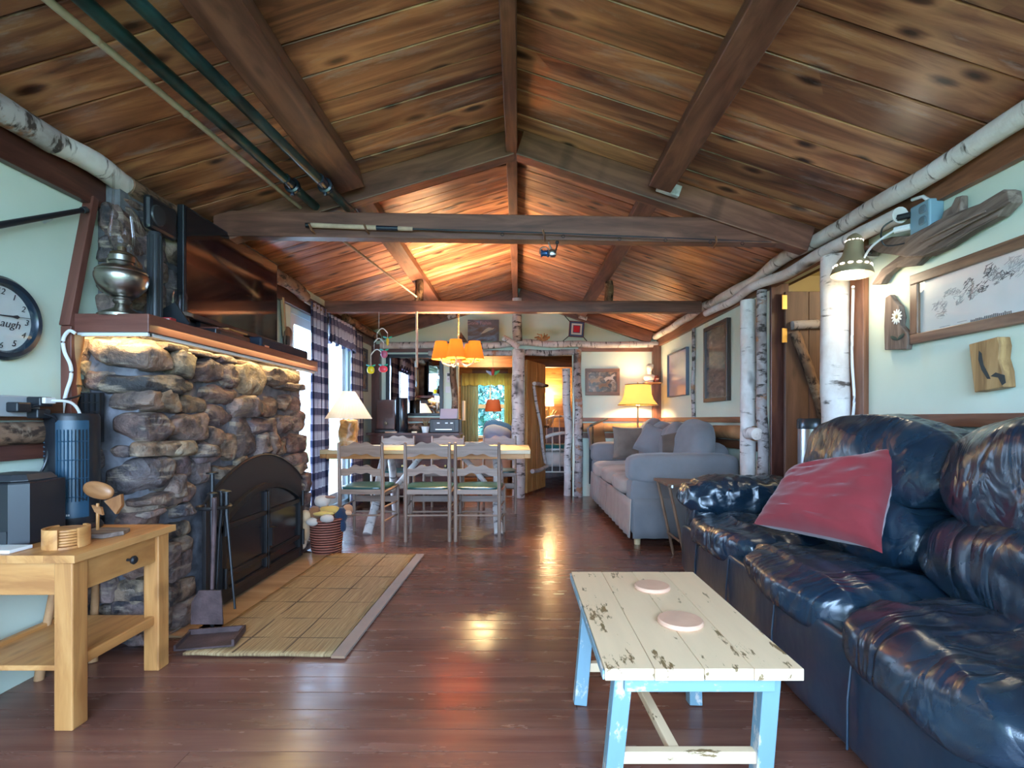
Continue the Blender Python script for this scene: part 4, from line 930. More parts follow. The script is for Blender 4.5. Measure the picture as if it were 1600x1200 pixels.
MB().box((-1.935, 2.90, 1.705), (-1.895, 4.03, 2.34)).build('housing', M_['black_plastic'], tv, smooth=False, bevel=.006)
MB().box((-1.895, 2.918, 1.735), (-1.892, 4.012, 2.325)).build('screen', M_['screen'], tv, smooth=False)
MB().box((-1.95, 3.1, 1.62), (-1.925, 3.85, 1.71)).box((-1.96, 3.3, 1.605), (-1.85, 3.6, 1.62)).build('stand', M_['black_plastic'], tv, smooth=False)
sb = thing('wall_speaker', 'black rounded speaker bracket high on the stones beside television', 'speaker', (-1.97, 2.80, 2.1))
MB().box((-1.965, 2.67, 2.12), (-1.92, 2.89, 2.30)).build('cabinet', M_['black_plastic'], sb, smooth=False, bevel=.02)
MB().lathe([(.055, 0), (.05, .008), (.001, .009)], (-1.92, 2.73, 2.205), 20, Matrix.Rotation(R(90), 4, 'Y')).build('grille', M_['dark_plastic'], sb)
bl = thing('soundbar', 'long blue-black soundbar lying on the mantel under the television', 'speaker', (-1.81, 3.95, MZ))
MB().box((-1.86, 3.52, MZ), (-1.765, 4.30, MZ + .085)).build('bar', plain('soundbar_cloth', (.010, .016, .032), .7), bl, smooth=False, bevel=.015)
MB().box((-1.765, 3.56, MZ + .02), (-1.762, 3.62, MZ + .03)).build('badge', M_['steel'], bl, smooth=False)
bx2 = thing('cable_box', 'flat black cable box with papers on the mantel', 'electronics', (-1.82, 3.2, MZ))
MB().box((-1.93, 2.98, MZ), (-1.76, 3.36, MZ + .045)).build('case', M_['black_plastic'], bx2, smooth=False, bevel=.004)
MB().box((-1.759, 3.02, MZ + .012), (-1.757, 3.3, MZ + .03)).build('display', M_['dark_plastic'], bx2, smooth=False)
for i, (y, w_, c) in enumerate(((3.10, .28, 'mantel'), (3.18, .22, 'knotty'))):
    o = MB().box((-1.90, y - w_ / 2 + .05, MZ + .046 + i * .014), (-1.765, y + w_ / 2 + .05, MZ + .058 + i * .014)).build('magazine', M_[c], smooth=False, bevel=.002); tag(o, ['brown booklet lying on the cable box', 'orange booklet topmost on the cable box'][i], 'book')
jar = thing('glass_cloche', 'small glass bell jar on a wooden stand against the chimney', 'ornament', (-1.89, 2.87, 1.73))
MB().box((-1.935, 2.80, MZ), (-1.80, 2.93, MZ + .012)).box((-1.935, 2.84, MZ + .012), (-1.85, 2.88, MZ + .085)).build('stand', M_['darkwood'], jar, smooth=False)
MB().lathe([(.065, 0), (.065, .02)], (-1.885, 2.85, MZ + .085), 20).build('wood_base', M_['drift'], jar)
MB().lathe([(.038, .02), (.038, .12), (.03, .145), (.001, .155)], (-1.885, 2.85, MZ + .085), 20, None, False).build('glass_dome', M_['glass'], jar)
cfr = thing('leaning_frame', 'small dark picture frame leaning on the mantel near the corner', 'frame', (-1.80, 2.72, MZ))
MB().beam((-1.80, 2.74, MZ + .002), (-1.86, 2.71, MZ + .11), .10, .010, (0, 1, 0)).build('frame', M_['black_plastic'], cfr, smooth=False)
MB().beam((-1.795, 2.745, MZ + .012), (-1.85, 2.72, MZ + .10), .075, .006, (0, 1, 0)).build('photo', M_['lilac'], cfr, smooth=False)
mtb = thing('matchbox', 'small red and white matchbox on the mantel', 'box', (-1.80, 2.63, MZ))
MB().box((-1.82, 2.60, MZ), (-1.765, 2.64, MZ + .032)).build('sleeve', plain('matchbox_red', (.4, .03, .03), .6), mtb, smooth=False)
MB().box((-1.80, 2.598, MZ + .006), (-1.772, 2.5995, MZ + .026)).build('label_patch', M_['paper'], mtb, smooth=False)

# carved guitar-like ornament and plaid curtains
go_ = thing('carved_instrument', 'small carved wooden fiddle hanging between television and curtain', 'ornament', (-2.06, 4.52, 1.62))
MB().beam((-2.075, 4.50, 2.19), (-2.075, 4.55, 1.86), .03, .02, (1, 0, 0)).build('neck', M_['maple'], go_, smooth=False)
MB().beam((-2.09, 4.53, 2.2), (-2.09, 4.58, 1.85), .05, .02, (1, 0, 0)).build('fingerboard', M_['walnut'], go_, smooth=False)
MB().blob((-2.07, 4.60, 1.84), (.022, .08, .11), 2.4, 8, None, .006, 12, 3).build('upper_body', M_['walnut'], go_)
MB().tube([(-2.06, 4.60 + .09 * math.cos(R(20 * i)), 1.66 + .10 * math.sin(R(20 * i))) for i in range(15)], .018, 8).build('lower_hoop', M_['walnut'], go_)
MB().box((-2.06, 4.53, 1.78), (-2.045, 4.58, 1.86)).build('bridge', M_['black_iron'], go_, smooth=False)
t = NT('plaid_cloth'); uv = t.n('ShaderNodeTexCoord').outputs['UV']; sx = t.n('ShaderNodeSeparateXYZ', {0: uv})
def band(sock, per):
    f = t.math('FRACT', t.math('MULTIPLY', sock, 1 / per)); return t.ramp(f, [(0, (0,) * 3), (.44, (1,) * 3), (.5, (.8,) * 3), (.94, (.3,) * 3), (.97, (.9,) * 3)], 'CONSTANT')
a_, b_ = band(sx.outputs[0], .16), band(sx.outputs[1], .16)
avg = t.math('MULTIPLY', t.math('ADD', a_, b_), .5)
c = t.ramp(avg, [(0, (.035, .04, .075)), (.45, (.17, .15, .20)), (.8, (.46, .42, .44)), (1, (.66, .62, .60))])
d = t.n('ShaderNodeBsdfDiffuse', {0: c}); x = t.n('ShaderNodeBsdfTranslucent', {0: c}); mx = t.n('ShaderNodeMixShader', {0: .35, 1: d.outputs[0], 2: x.outputs[0]}); t.l(mx.outputs[0], t.out.inputs[0]); M_['plaid'] = t.m
def curtain(name, label, y0, y1, z0, z1, x, m, folds, amp, lean=0.0, axis='y', cat='curtain', wavy_bottom=0):
    L = abs(y1 - y0)
    def f(u, v):
        k = .35 + .65 * (1 - v) ** .6
        w = amp * k * math.sin(u * folds * 2 * math.pi + .7 * math.sin(v * 3)) + .006 * noise.noise(Vector((u * 9, v * 5, y0)))
        s = y0 + (y1 - y0) * u + lean * (1 - v); z = z0 + (z1 - z0) * v - (wavy_bottom * (1 - v) * (.5 + .5 * math.sin(u * folds * 2 * math.pi * .5)))
        return (x + w, s, z) if axis == 'y' else (s, x + w, z)
    nu = int(folds * 10)
    o = MB().grid(f, nu, 24, lambda u, v: (u * L * 1.5, (z1 - z0) * v)).build(name, M_[m] if isinstance(m, str) else m, thick=.003)
    return tag(o, label, cat)
curtain('curtain', 'long plaid curtain panel at the fireplace side of the patio door', 4.98, 5.42, .04, 2.27, -2.02, 'plaid', 5, .035)
curtain('curtain', 'plaid curtain panel at the far side of the patio door', 6.20, 6.66, .04, 2.22, -2.03, 'plaid', 5, .03)
curtain('valance', 'gathered plaid valance along the top of the patio door', 5.40, 6.30, 1.98, 2.24, -2.00, 'plaid', 9, .03, wavy_bottom=.06)
tag(MB().tube([(-2.03, 4.85, 2.245), (-2.03, 6.75, 2.215)], .016, 8).build('curtain_rod', M_['bronze']), 'curtain rod carrying the plaid curtains', 'rod')

def picture(name, label, M, w, h, fw, fmat, art, depth=.03, mat_w=0, cat='picture'):   # local x right, y up, z out of the wall
    T = thing(name, label, cat, M.translation)
    for a, b in (((-w/2, -h/2), (w/2, -h/2 + fw)), ((-w/2, h/2 - fw), (w/2, h/2)), ((-w/2, -h/2 + fw), (-w/2 + fw, h/2 - fw)), ((w/2 - fw, -h/2 + fw), (w/2, h/2 - fw))):
        MB().box((a[0], a[1], 0), (b[0], b[1], depth), M).build('frame_rail', fmat, T, smooth=False, bevel=.003)
    Ma = M @ Matrix.Translation((0, 0, depth * .45))
    MB().box((-w/2 + fw, -h/2 + fw, -.004), (w/2 - fw, h/2 - fw, 0), Ma).build('print', art, T, M=Ma, smooth=False)
    return T
def basis(loc, xdir, zdir):
    x = Vector(xdir).normalized(); z = Vector(zdir).normalized(); y = z.cross(x); M = Matrix.Identity(4)
    for i, v in enumerate((x, y, z)):
        for k in range(3): M[k][i] = v[k]
    M.translation = Vector(loc); return M
def art(name, stops, sc=(3, 3, 3), det=6, dist=1.0, rough=.25, grad=None):
    t = NT(name); v = t.coords(sc, False); n = t.noise(v, 1, det, .6, dist)
    if grad:
        sx = t.n('ShaderNodeSeparateXYZ', {0: t.coords((1, 1, 1), False)}); n = t.math('ADD', t.math('MULTIPLY', n, .5), t.math('MULTIPLY', sx.outputs[1], grad))
    t.set(color=t.ramp(n, stops), rough=rough); return t.m
bronze_art = art('amber_figure_art', [(.2, (.04, .03, .025)), (.5, (.14, .09, .06)), (.7, (.42, .22, .09))], (9, 5, 9))
picture('framed_picture', 'tall narrow dark framed picture between curtain and corner post', basis((WL + .002, 6.93, 1.79), (0, 1, 0), (1, 0, 0)), .30, .58, .03, plain('dark_frame', (.03, .022, .02), .4), bronze_art)

# ---------------------------------------------------------------- dining set
TZ, tya, tyb, txa, txb = .815, 5.07, 6.10, -1.97, .12
dt = thing('dining_table', 'long pale plank dining table on birch log trestles', 'table', ((txa + txb) / 2, (tya + tyb) / 2, 0))
for i in range(5):
    w_ = (tyb - tya) / 5; plank('top_board', (txa, tya + (i + .5) * w_, TZ - .02), (txb, tya + (i + .5) * w_, TZ - .02), w_ - .002, .04, M_['maple'], dt)
for x in (txa, txb): plank('breadboard_end', (x + (.03 if x < 0 else -.03), tya + .005, TZ - .062), (x + (.03 if x < 0 else -.03), tyb - .005, TZ - .062), .06, .044, M_['knotty'], dt)
plank('apron', (txa + .06, tya + .04, TZ - .065), (txb - .06, tya + .04, TZ - .065), .04, .05, M_['knotty'], dt)
for x, s in ((-1.42, 1), (-.24, -1)):
    for y0, y1 in ((4.98, 5.5), (6.15, 5.65)):
        log('trestle_leg', (x - .05 * s, y0, 0), (x, y1, TZ - .045), .045, .04, M_['birch'], dt, seed=x * 9 + y0)
    log('trestle_brace', (x, 5.2, .32), (x, 5.95, .32), .03, .03, M_['birch'], dt, seed=3)
    log('diagonal_brace', (x + .04 * s, 5.58, .34), (x + .42 * s, 5.58, TZ - .045), .028, .028, M_['birch_bright'], dt, seed=5)

def slat_poly(w, z0, z1, up, n=28):
    def hump(t): return (.5 - .5 * math.cos(2 * math.pi * t)) + .35 * math.sin(math.pi * t) * math.cos(6 * math.pi * t)
    top = [(-w / 2 + w * i / n, z1 + up * hump(i / n)) for i in range(n + 1)]
    bot = [(w / 2 - w * i / n, z0 + up * .75 * hump(1 - i / n)) for i in range(n + 1)]
    return top + bot
def make_chair():
    c = thing('dining_chair', 'x', 'chair')     # local: back at y=0, seat towards +y
    W = .40
    def tl(y, z): return y - .05 * max(0, z - .45)
    for s in (-1, 1):
        MB().tube([(s * W / 2, .0, 0), (s * W / 2, 0, .45), (s * W / 2, tl(0, .7), .7), (s * W / 2, tl(0, .895), .895)], [.016, .019, .017, .014], 10).lathe([(.014, 0), (.016, .008), (.001, .016)], (s * W / 2, tl(0, .895), .895), 10).build('leg', M_['chair'], c)
        MB().tube([(s * (W / 2 + .02), .41, 0), (s * (W / 2 + .02), .41, .46)], [.014, .018], 10).build('leg', M_['chair'], c)
        MB().tube([(s * W / 2, 0, .45), (s * (W / 2 + .012), .2, .455), (s * (W / 2 + .02), .41, .465)], .014, 8).build('seat_rail', M_['chair'], c)
        for z in (.18, .31): MB().tube([(s * W / 2, 0, z), (s * (W / 2 + .02), .41, z)], .009, 8).build('rung', M_['chair'], c)
    for z0, z1, up in ((.775, .875, .035), (.60, .665, .035)):
        MB().prism(slat_poly(W - .02, z0, z1, up), lambda a, b: (a, tl(.006, b) - .006 + .02 * (1 - (2 * a / W) ** 2) * 0, b), lambda a, b: (a, tl(.006, b) + .008, b)).build('back_slat', M_['chair'], c, smooth=False)
    plank('seat_rail', (-W / 2, 0, .455), (W / 2, 0, .455), .022, .045, M_['chair'], c)
    plank('seat_rail', (-W / 2 - .02, .41, .46), (W / 2 + .02, .41, .46), .022, .045, M_['chair'], c)
    MB().blob((0, .205, .485), (.215, .215, .02), 5, 8).build('seat_pad', M_['green_vinyl'], c)
    plank('wide_stretcher', (-W / 2 - .02, .41, .33), (W / 2 + .02, .41, .33), .012, .06, M_['chair'], c)
    MB().tube([(-W / 2, 0, .24), (W / 2, 0, .24)], .009, 8).build('rung', M_['chair'], c)
    MB().tube([(-W / 2 - .02, .41, .20), (W / 2 + .02, .41, .20)], .009, 8).build('rung', M_['chair'], c)
    return c
ch = make_chair()
spots = [(-1.44, 4.69, -3, 'ladder-back dining chair beside the toy basket, back to the camera'), (-.83, 4.68, 2, 'ladder-back dining chair in the middle of the near row'), (-.375, 4.68, -2, 'ladder-back dining chair of the near row closest to the aisle'),
         (-1.53, 6.50, 181, 'ladder-back dining chair on the far side before the black tower speaker'), (-.90, 6.52, 179, 'ladder-back dining chair on the far side before the printer'), (-.24, 6.50, 178, 'ladder-back dining chair on the far side beside the thick birch post')]
for i, (x, y, a, lb) in enumerate(spots):
    M = Matrix.Translation((x, y, 0)) @ Matrix.Rotation(R(a), 4, 'Z')
    if i == 0: ch.matrix_basis = M; o = ch; MW[ch] = M
    else: o = copy_tree(ch, M)
    o['label'] = lb; o['group'] = 'dining chairs round the plank table'
# the first chair's children keep their local frame

# burl table lamp
ax, ay = -1.775, 5.36
bl_ = thing('table_lamp', 'burl wood table lamp with pleated white cone shade on dining table', 'lamp', (ax, ay, TZ))
MB().blob((ax, ay, TZ + .15), (.085, .085, .15), 5.0, 12, None, .022, 9, 4).build('burl_base', wood('burl', (.20, .08, .02), (.50, .26, .08), (.72, .58, .40), (7, 7, 4), .4), bl_)
MB().tube([(ax, ay, TZ + .23), (ax, ay, TZ + .59)], .006, 8).build('stem', M_['brass'], bl_)
pl_ = MB()
def sh(u, v):
    a = 2 * math.pi * u; r = (.235 + (.062 - .235) * v) * (1 + .012 * math.sin(a * 40)); return (ax + r * math.cos(a), ay + r * math.sin(a), TZ + .31 + .285 * v)
MB().blob((ax, ay, TZ + .42), (.03, .03, .045), 2, 5).build('bulb', M_['bulb'], bl_)
lamp('table_lamp_fill', (ax, ay, TZ + .43), 1.6, (1, .72, .38), .04)  # fill light added inside the shade to brighten the paper
pl_.grid(sh, 160, 2).build('shade', M_['shade_paper'], bl_)

# chandelier
hx, hy = -.63, 5.40
chd = thing('chandelier', 'cream chandelier with orange shades hanging from the far tie beam', 'chandelier', (hx, hy, 1.72))
for i in range(16):
    z = 2.235 - i * .021; k = i % 2
    MB().tube([(hx + (.009 * math.cos(a) if k else 0), hy + (0 if k else .009 * math.cos(a)), z + .014 * math.sin(a)) for a in [2 * math.pi * j / 10 for j in range(10)]], .003, 5, closed=True).build('chain_link', M_['brass'], chd)
MB().lathe([(.001, 0), (.012, -.01), (.05, -.02), (.02, -.035), (.014, -.09), (.022, -.12), (.014, -.16), (.03, -.20), (.012, -.235), (.001, -.245)], (hx, hy, 1.915), 20).build('stem', M_['cream'], chd)
for i in range(5):
    a = R(-72 + 72 * i - 20); dx, dy = math.cos(a), math.sin(a)
    am = MB().tube([(hx + dx * r, hy + dy * r, 1.735 + z) for r, z in ((.02, -.0), (.06, -.045), (.11, -.055), (.165, -.03), (.185, .02))], .009, 8).build('arm', M_['cream'], chd)
    MB().lathe([(.018, 0), (.024, .01), (.012, .02), (.010, .06)], (hx + dx * .185, hy + dy * .185, 1.755), 12).build('candle_cup', M_['cream'], am)
    MB().blob((hx + dx * .185, hy + dy * .185, 1.835), (.016, .016, .026), 2, 5).build('bulb', M_['bulb'], am)
    MB().lathe([(.098, 1.745), (.094, 1.78), (.060, 1.932)], (hx + dx * .185, hy + dy * .185, 0), 28, None, False).build('shade', M_['shade_orange'], chd)
    lamp('chandelier_bulb', (hx + dx * .185, hy + dy * .185, 1.87), 44, (1, .74, .38), .03)

# fruit mobile
mx_, my_ = -1.46, 5.36
mo = thing('fruit_mobile', 'colourful hanging mobile of painted fruit under the far tie beam', 'mobile', (mx_, my_, 1.5))
def arcw(c, w, h): return [(c[0] - w / 2 + w * i / 12, my_, c[2] + h * math.sin(math.pi * i / 12)) for i in range(13)]
for (c, w, h) in (((mx_ + .035, 0, 2.02), .11, .05), ((mx_ + .0, 0, 1.92), .10, .045), ((mx_ - .02, 0, 1.79), .13, .06)): MB().tube(arcw(c, w, h), .006, 6).build('arch_wire', M_['white'], mo)
for x, z0, z1 in ((mx_, 2.245, 2.07), (mx_ - .02, 2.02, 1.96), (mx_ - .05, 1.92, 1.84), (mx_ - .085, 1.79, 1.68), (mx_ + .045, 1.79, 1.69), (mx_ + .05, 1.92, 1.86), (mx_ + .09, 2.02, 1.97)): MB().tube([(x, my_, z0), (x, my_, z1)], .002, 5).build('thread', M_['white'], mo)
fc = lambda n, c: plain('paint_' + n, c, .35)
for nm, c, h, col in (('pear', (mx_ - .085, my_, 1.635), (.038, .02, .04), fc('yellow', (.75, .62, .01))), ('apple', (mx_ + .045, my_, 1.645), (.045, .02, .035), fc('red', (.80, .06, .10))), ('strawberry', (mx_ + .055, my_, 1.80), (.035, .02, .04), fc('pink', (.45, .10, .18))), ('banana', (mx_ + .09, my_, 1.93), (.014, .012, .04), fc('gold', (.75, .50, .02)))):
    f = MB().blob(c, h, 2.4, 6).build(nm, col, mo)
    for s in (-1, 1): MB().blob((c[0] + s * .026, my_, c[2] + h[2] + .006), (.026, .006, .009), 2, 4, Matrix.Rotation(R(-20 * s), 4, 'Y')).build('leaf', fc('leaf', (.02, .45, .28)) if s > 0 else fc('teal', (.10, .50, .50)), f)
dw = tag(MB().tube([(-1.06, 5.34, 2.24), (-1.06, 5.34, 1.66)], .013, 8).build('hanging_dowel', M_['bamboo']), 'thin upright wooden dowel hanging from the far tie beam', 'stick')

# ---------------------------------------------------------------- dresser and its things
DZ_ = .935
ds = thing('dresser', 'dark red-brown dresser against the end wall behind the table', 'dresser', (-1.45, 7.13, 0))
MB().box((-2.0, 6.92, .06), (-.83, 7.33, .905)).build('body', M_['darkwood'], ds, smooth=False)
plank('top', (-2.05, 7.12, .92), (-.80, 7.12, .92), .46, .03, M_['darkwood'], ds)
for r in range(3):
    for cidx in range(2):
        x0 = -1.98 + cidx * .575; z0 = .10 + r * .265
        d = MB().box((x0, 6.902, z0), (x0 + .56, 6.925, z0 + .25)).build('drawer', M_['darkwood'], ds, smooth=False, bevel=.004)
        for kx in (.14, .42): MB().lathe([(.006, 0), (.016, .012), (.014, .022), (.001, .025)], (x0 + kx, 6.902, z0 + .125), 10, Matrix.Rotation(R(90), 4, 'X')).build('knob', M_['brass'], d)
mo_ = thing('old_radio', 'dark box radio with round dial on the dresser', 'radio', (-1.78, 7.0, DZ_))
MB().box((-1.93, 6.95, DZ_ + .05), (-1.68, 7.18, DZ_ + .45)).build('cabinet', M_['darkwood'], mo_, smooth=False, bevel=.006)
MB().box((-1.91, 6.944, DZ_ + .20), (-1.70, 6.952, DZ_ + .43)).build('grille_cloth', fabric('grille_cloth', (.10, .06, .055)), mo_, smooth=False)
MB().lathe([(.026, 0), (.024, .012), (.001, .015)], (-1.80, 6.948, DZ_ + .13), 16, Matrix.Rotation(R(90), 4, 'X')).build('dial', M_['bronze'], mo_)
MB().box((-1.95, 6.93, DZ_), (-1.66, 7.2, DZ_ + .05)).build('turntable_base', M_['black_plastic'], mo_, smooth=False, bevel=.01)
tw = thing('tower_speaker', 'tall shiny black cylinder speaker on the dresser', 'speaker', (-1.59, 6.98, DZ_))
MB().lathe([(.078, 0), (.082, .01), (.082, .46), (.076, .475), (.001, .476)], (-1.59, 6.99, DZ_), 28).build('casing', plain('gloss_black', (.012, .013, .018), .18), tw)
MB().lathe([(.09, 0), (.088, .012), (.07, .014)], (-1.59, 6.99, DZ_), 28).build('foot', M_['black_plastic'], tw)
sm = thing('flower_pot', 'small white pot with dry plant beside the printer', 'plant', (-1.27, 7.0, DZ_))
MB().lathe([(.04, 0), (.052, .05), (.056, .085), (.05, .085), (.046, .06), (.001, .055)], (-1.27, 7.0, DZ_), 20).build('pot', M_['white'], sm)
for i in range(7):
    a = R(51 * i); MB().tube([(-1.27, 7.0, DZ_ + .06), (-1.27 + .03 * math.cos(a), 7 + .03 * math.sin(a), DZ_ + .14), (-1.27 + .05 * math.cos(a), 7 + .05 * math.sin(a), DZ_ + .20)], [.004, .005, .002], 5).build('stem', plain('dry_stem', (.22, .15, .06), .8) if i == 0 else bpy.data.materials['dry_stem'], sm)
pr = thing('printer', 'black inkjet printer with paper in its feeder on the dresser', 'printer', (-1.01, 7.0, DZ_))
MB().box((-1.20, 6.93, DZ_), (-.80, 7.24, DZ_ + .19)).build('case', M_['black_plastic'], pr, smooth=False, bevel=.012)
MB().box((-1.15, 6.922, DZ_ + .03), (-.86, 6.932, DZ_ + .16)).build('front_panel', M_['dark_plastic'], pr, smooth=False, bevel=.004)
MB().box((-1.12, 6.91, DZ_ + .04), (-.90, 6.93, DZ_ + .052)).build('output_tray', M_['steel'], pr, smooth=False)
for x in (-1.1, -.99, -.92): MB().box((x, 6.918, DZ_ + .125), (x + .035, 6.923, DZ_ + .14)).build('button', M_['white_plastic'], pr, smooth=False)
MB().beam((-.98, 7.16, DZ_ + .19), (-.98, 7.25, DZ_ + .33), .24, .012, (0, 0, 1)).build('paper_feed', M_['lilac'], pr, smooth=False)
for i, (x, w_, hh, c) in enumerate(((-1.80, .16, .02, 'terracotta'), (-1.44, .07, .02, 'cream'))):
    tag(MB().box((x, 6.905 if i else 6.9, DZ_ + .0005), (x + w_, 6.945 if i else 6.925, DZ_ + hh)).build('booklet', M_[c], smooth=False), ['tan booklet before the old radio', 'small cream booklet beside the tower speaker'][i], 'book')
mi = thing('wall_mirror', 'large black framed mirror on the end wall reflecting the room', 'mirror', (-1.51, YB, 1.16))
mx0, mx1, mz0, mz1 = -1.92, -1.09, 1.17, 2.06
MB().box((mx0 + .02, YB - .022, mz0 + .02), (mx1 - .02, YB - .016, mz1 - .02)).build('glass', M_['mirror'], mi, smooth=False)
for a, b in (((mx0, mz0), (mx1, mz0 + .04)), ((mx0, mz1 - .05), (mx1, mz1)), ((mx0, mz0), (mx0 + .055, mz1)), ((mx1 - .055, mz0), (mx1, mz1))): MB().box((a[0], YB - .04, a[1]), (b[0], YB - .002, b[1])).build('frame_rail', M_['black_plastic'], mi, smooth=False, bevel=.004)
th_ = thing('wall_keypad', 'white alarm keypad on the wall beside the mirror', 'keypad', (-1.02, YB, 1.7))
MB().box((-1.045, YB - .02, 1.655), (-.985, YB - .001, 1.80)).build('case', M_['white_plastic'], th_, smooth=False, bevel=.004)
MB().box((-1.032, YB - .023, 1.745), (-.998, YB - .02, 1.785)).build('display', M_['dark_plastic'], th_, smooth=False)
MB().box((-1.026, YB - .023, 1.69), (-1.006, YB - .02, 1.72)).build('button', M_['lilac'], th_, smooth=False)
sw = thing('light_switch', 'square white switch plate below the alarm keypad', 'switch', (-1.03, YB, 1.55))
MB().box((-1.06, YB - .008, 1.505), (-.985, YB - .001, 1.595)).build('plate', M_['white_plastic'], sw, smooth=False, bevel=.002)
MB().box((-1.04, YB - .014, 1.53), (-1.005, YB - .008, 1.57)).build('rocker', M_['paper'], sw, smooth=False)

# ---------------------------------------------------------------- gable decorations
sg = thing('tin_sign', 'dark blue tin sign with a leaping fish on the gable ledge', 'sign', (-.51, YB - .06, 2.235))
Ms = basis((-.505, YB - .055, 2.40), (1, 0, 0), (0, -1, 0))
fish_art = art('lake_art', [(.25, (.02, .022, .03)), (.48, (.06, .06, .085)), (.62, (.10, .17, .30)), (.8, (.22, .36, .55))], (4, 9, 4), 5, 1.5)
MB().box((-.225, -.155, 0), (.225, .155, .012), Ms).build('panel', fish_art, sg, M=Ms, smooth=False)
MB().prism([(-.09, -.05), (-.02, .02), (.03, .045), (.08, .03), (.11, .04), (.09, .015), (.03, -.005), (-.03, -.035)], lambda a, b: Ms @ Vector((a + .05, b, .012)), lambda a, b: Ms @ Vector((a + .05, b, .015))).build('fish', plain('fish_silver', (.35, .37, .38), .4), sg, smooth=False)
text('lettering', 'Gone Fishin', Ms @ Matrix.Translation((-.06, .105, .0135)), .072, plain('sign_lilac', (.35, .22, .28), .6), sg)
ge = thing('yarn_ornament', 'square red white and blue yarn ornament on crossed sticks', 'ornament', (.82, YB - .05, 2.2))
Mg = basis((.84, YB - .05, 2.42), (1, 0, 0), (0, -1, 0)) @ Matrix.Rotation(R(-4), 4, 'Z')
for s in (-1, 1): MB().tube([Mg @ Vector((-.20, -.20 * s, .0)), Mg @ Vector((.20, .20 * s, .0))], .006, 6).build('stick', M_['black_iron'], ge)
for i, (r, c) in enumerate(((.115, (.14, .03, .05)), (.102, (.05, .09, .20)), (.08, (.70, .68, .66)), (.055, (.06, .09, .20)), (.046, (.62, .02, .04)))):
    MB().box((-r * .95, -r, .004 + i * .002), (r * .95, r, .010 + i * .002), Mg).build('yarn_band', plain('yarn_%d' % i, c, .9, 0, .15, .6, 300), ge, smooth=False)
dr_ = thing('dried_ornament', 'small bundle of dried twigs on the end wall log', 'ornament', (.34, YB - .08, 2.24))
for i in range(16):
    a = random.uniform(0, 6.28); MB().tube([(.34, YB - .1, 2.26), (.34 + .06 * math.cos(a), YB - .1 + .02 * math.sin(3 * a), 2.29 + .04 * math.sin(a)), (.34 + .11 * math.cos(a + .5), YB - .1, 2.30 + .055 * math.sin(a + .5))], [.014, .016, .008], 5).build('twig', M_['stick'], dr_)
tp = thing('tipped_bark_piece', 'brown bark wedge leaning on the gable ledge beside sign', 'ornament', (-.80, YB - .08, 2.23))
MB().prism([(-.03, 0), (.10, 0), (.0, .14)], lambda a, b: (-.83 + a, YB - .10, 2.235 + b), lambda a, b: (-.83 + a, YB - .06, 2.235 + b)).build('wedge', M_['bark_brown'], tp, smooth=False)
bd = thing('hanging_bird', 'painted bird ornament hanging in the bedroom opening', 'ornament', (-.37, 7.4, 1.7))
MB().tube([(-.37, 7.42, 2.04), (-.37, 7.42, 1.87)], .003, 5).build('string', M_['bronze'], bd)
MB().blob((-.37, 7.42, 1.81), (.025, .03, .06), 2, 6).build('body', plain('parrot_red', (.5, .04, .03), .5), bd)
for s, c in ((-1, (.25, .33, .5)), (1, (.05, .3, .08))): MB().prism([(0, 0), (.10, .03), (.09, .0), (.03, -.05)], lambda a, b: (-.37 + s * a, 7.415, 1.80 + b), lambda a, b: (-.37 + s * a, 7.425, 1.80 + b)).build('wing', plain('wing_%d' % s, c, .5), bd, smooth=False)

# end wall, right of the openings
horse = art('horse_art', [(.3, (.035, .03, .025)), (.47, (.11, .08, .05)), (.58, (.36, .24, .15)), (.7, (.5, .42, .34))], (11, 16, 8), 5, 1.2)
hp = picture('horse_picture', 'brown framed painting of running horses on the end wall', basis((1.22, YB - .002, 1.66), (1, 0, 0), (0, -1, 0)), .50, .39, .05, M_['walnut'], horse)
Mh = basis((1.22, YB - .018, 1.66), (1, 0, 0), (0, -1, 0)); hc = [plain('horse_tan', (.42, .27, .16), .6), plain('horse_white', (.6, .52, .42), .6), plain('horse_brown', (.28, .15, .08), .6)]
for i, (x, y, s_) in enumerate(((-.10, .03, 1), (.10, .06, .95), (.02, -.04, 1.05))):
    pl = [(-.09, -.02), (-.05, .015), (.02, .02), (.05, .05), (.075, .055), (.085, .035), (.06, .02), (.055, -.01), (.09, -.05), (.05, -.03), (-.02, -.025), (-.06, -.06), (-.07, -.03)]
    MB().prism([(x + a * s_, y + b * s_) for a, b in pl], lambda a, b: Mh @ Vector((a, b, .0)), lambda a, b: Mh @ Vector((a, b, .002))).build('painted_horse', hc[i], hp, smooth=False)
sf = thing('corner_shelf', 'small golden corner shelf on the post behind the floor lamp', 'shelf', (1.9, 7.3, 1.62))
plank('board', (1.80, 7.33, 1.635), (2.03, 7.33, 1.635), .18, .022, M_['pine'], sf)
bu = thing('plaster_bust', 'cream plaster bust on the corner shelf', 'statue', (1.87, 7.3, 1.646))
MB().lathe([(.05, 0), (.05, .02), (.03, .035)], (1.87, 7.30, 1.646), 16).build('plinth', plain('bust_plaster', (.66, .56, .46), .7), bu)
bmz = bpy.data.materials['bust_plaster']
MB().blob((1.87, 7.30, 1.71), (.085, .05, .05), 2.4, 8, None, .006, 14, 2).build('shoulders', bmz, bu)
MB().tube([(1.87, 7.30, 1.74), (1.865, 7.29, 1.81)], [.035, .03], 10).build('neck', bmz, bu)
hd_ = MB().blob((1.862, 7.285, 1.85), (.042, .05, .055), 2.1, 8, None, .004, 20, 1).build('head', bmz, bu)
MB().blob((1.885, 7.30, 1.875), (.045, .045, .04), 2.2, 6, None, .01, 26, 6).build('hair', bmz, hd_)
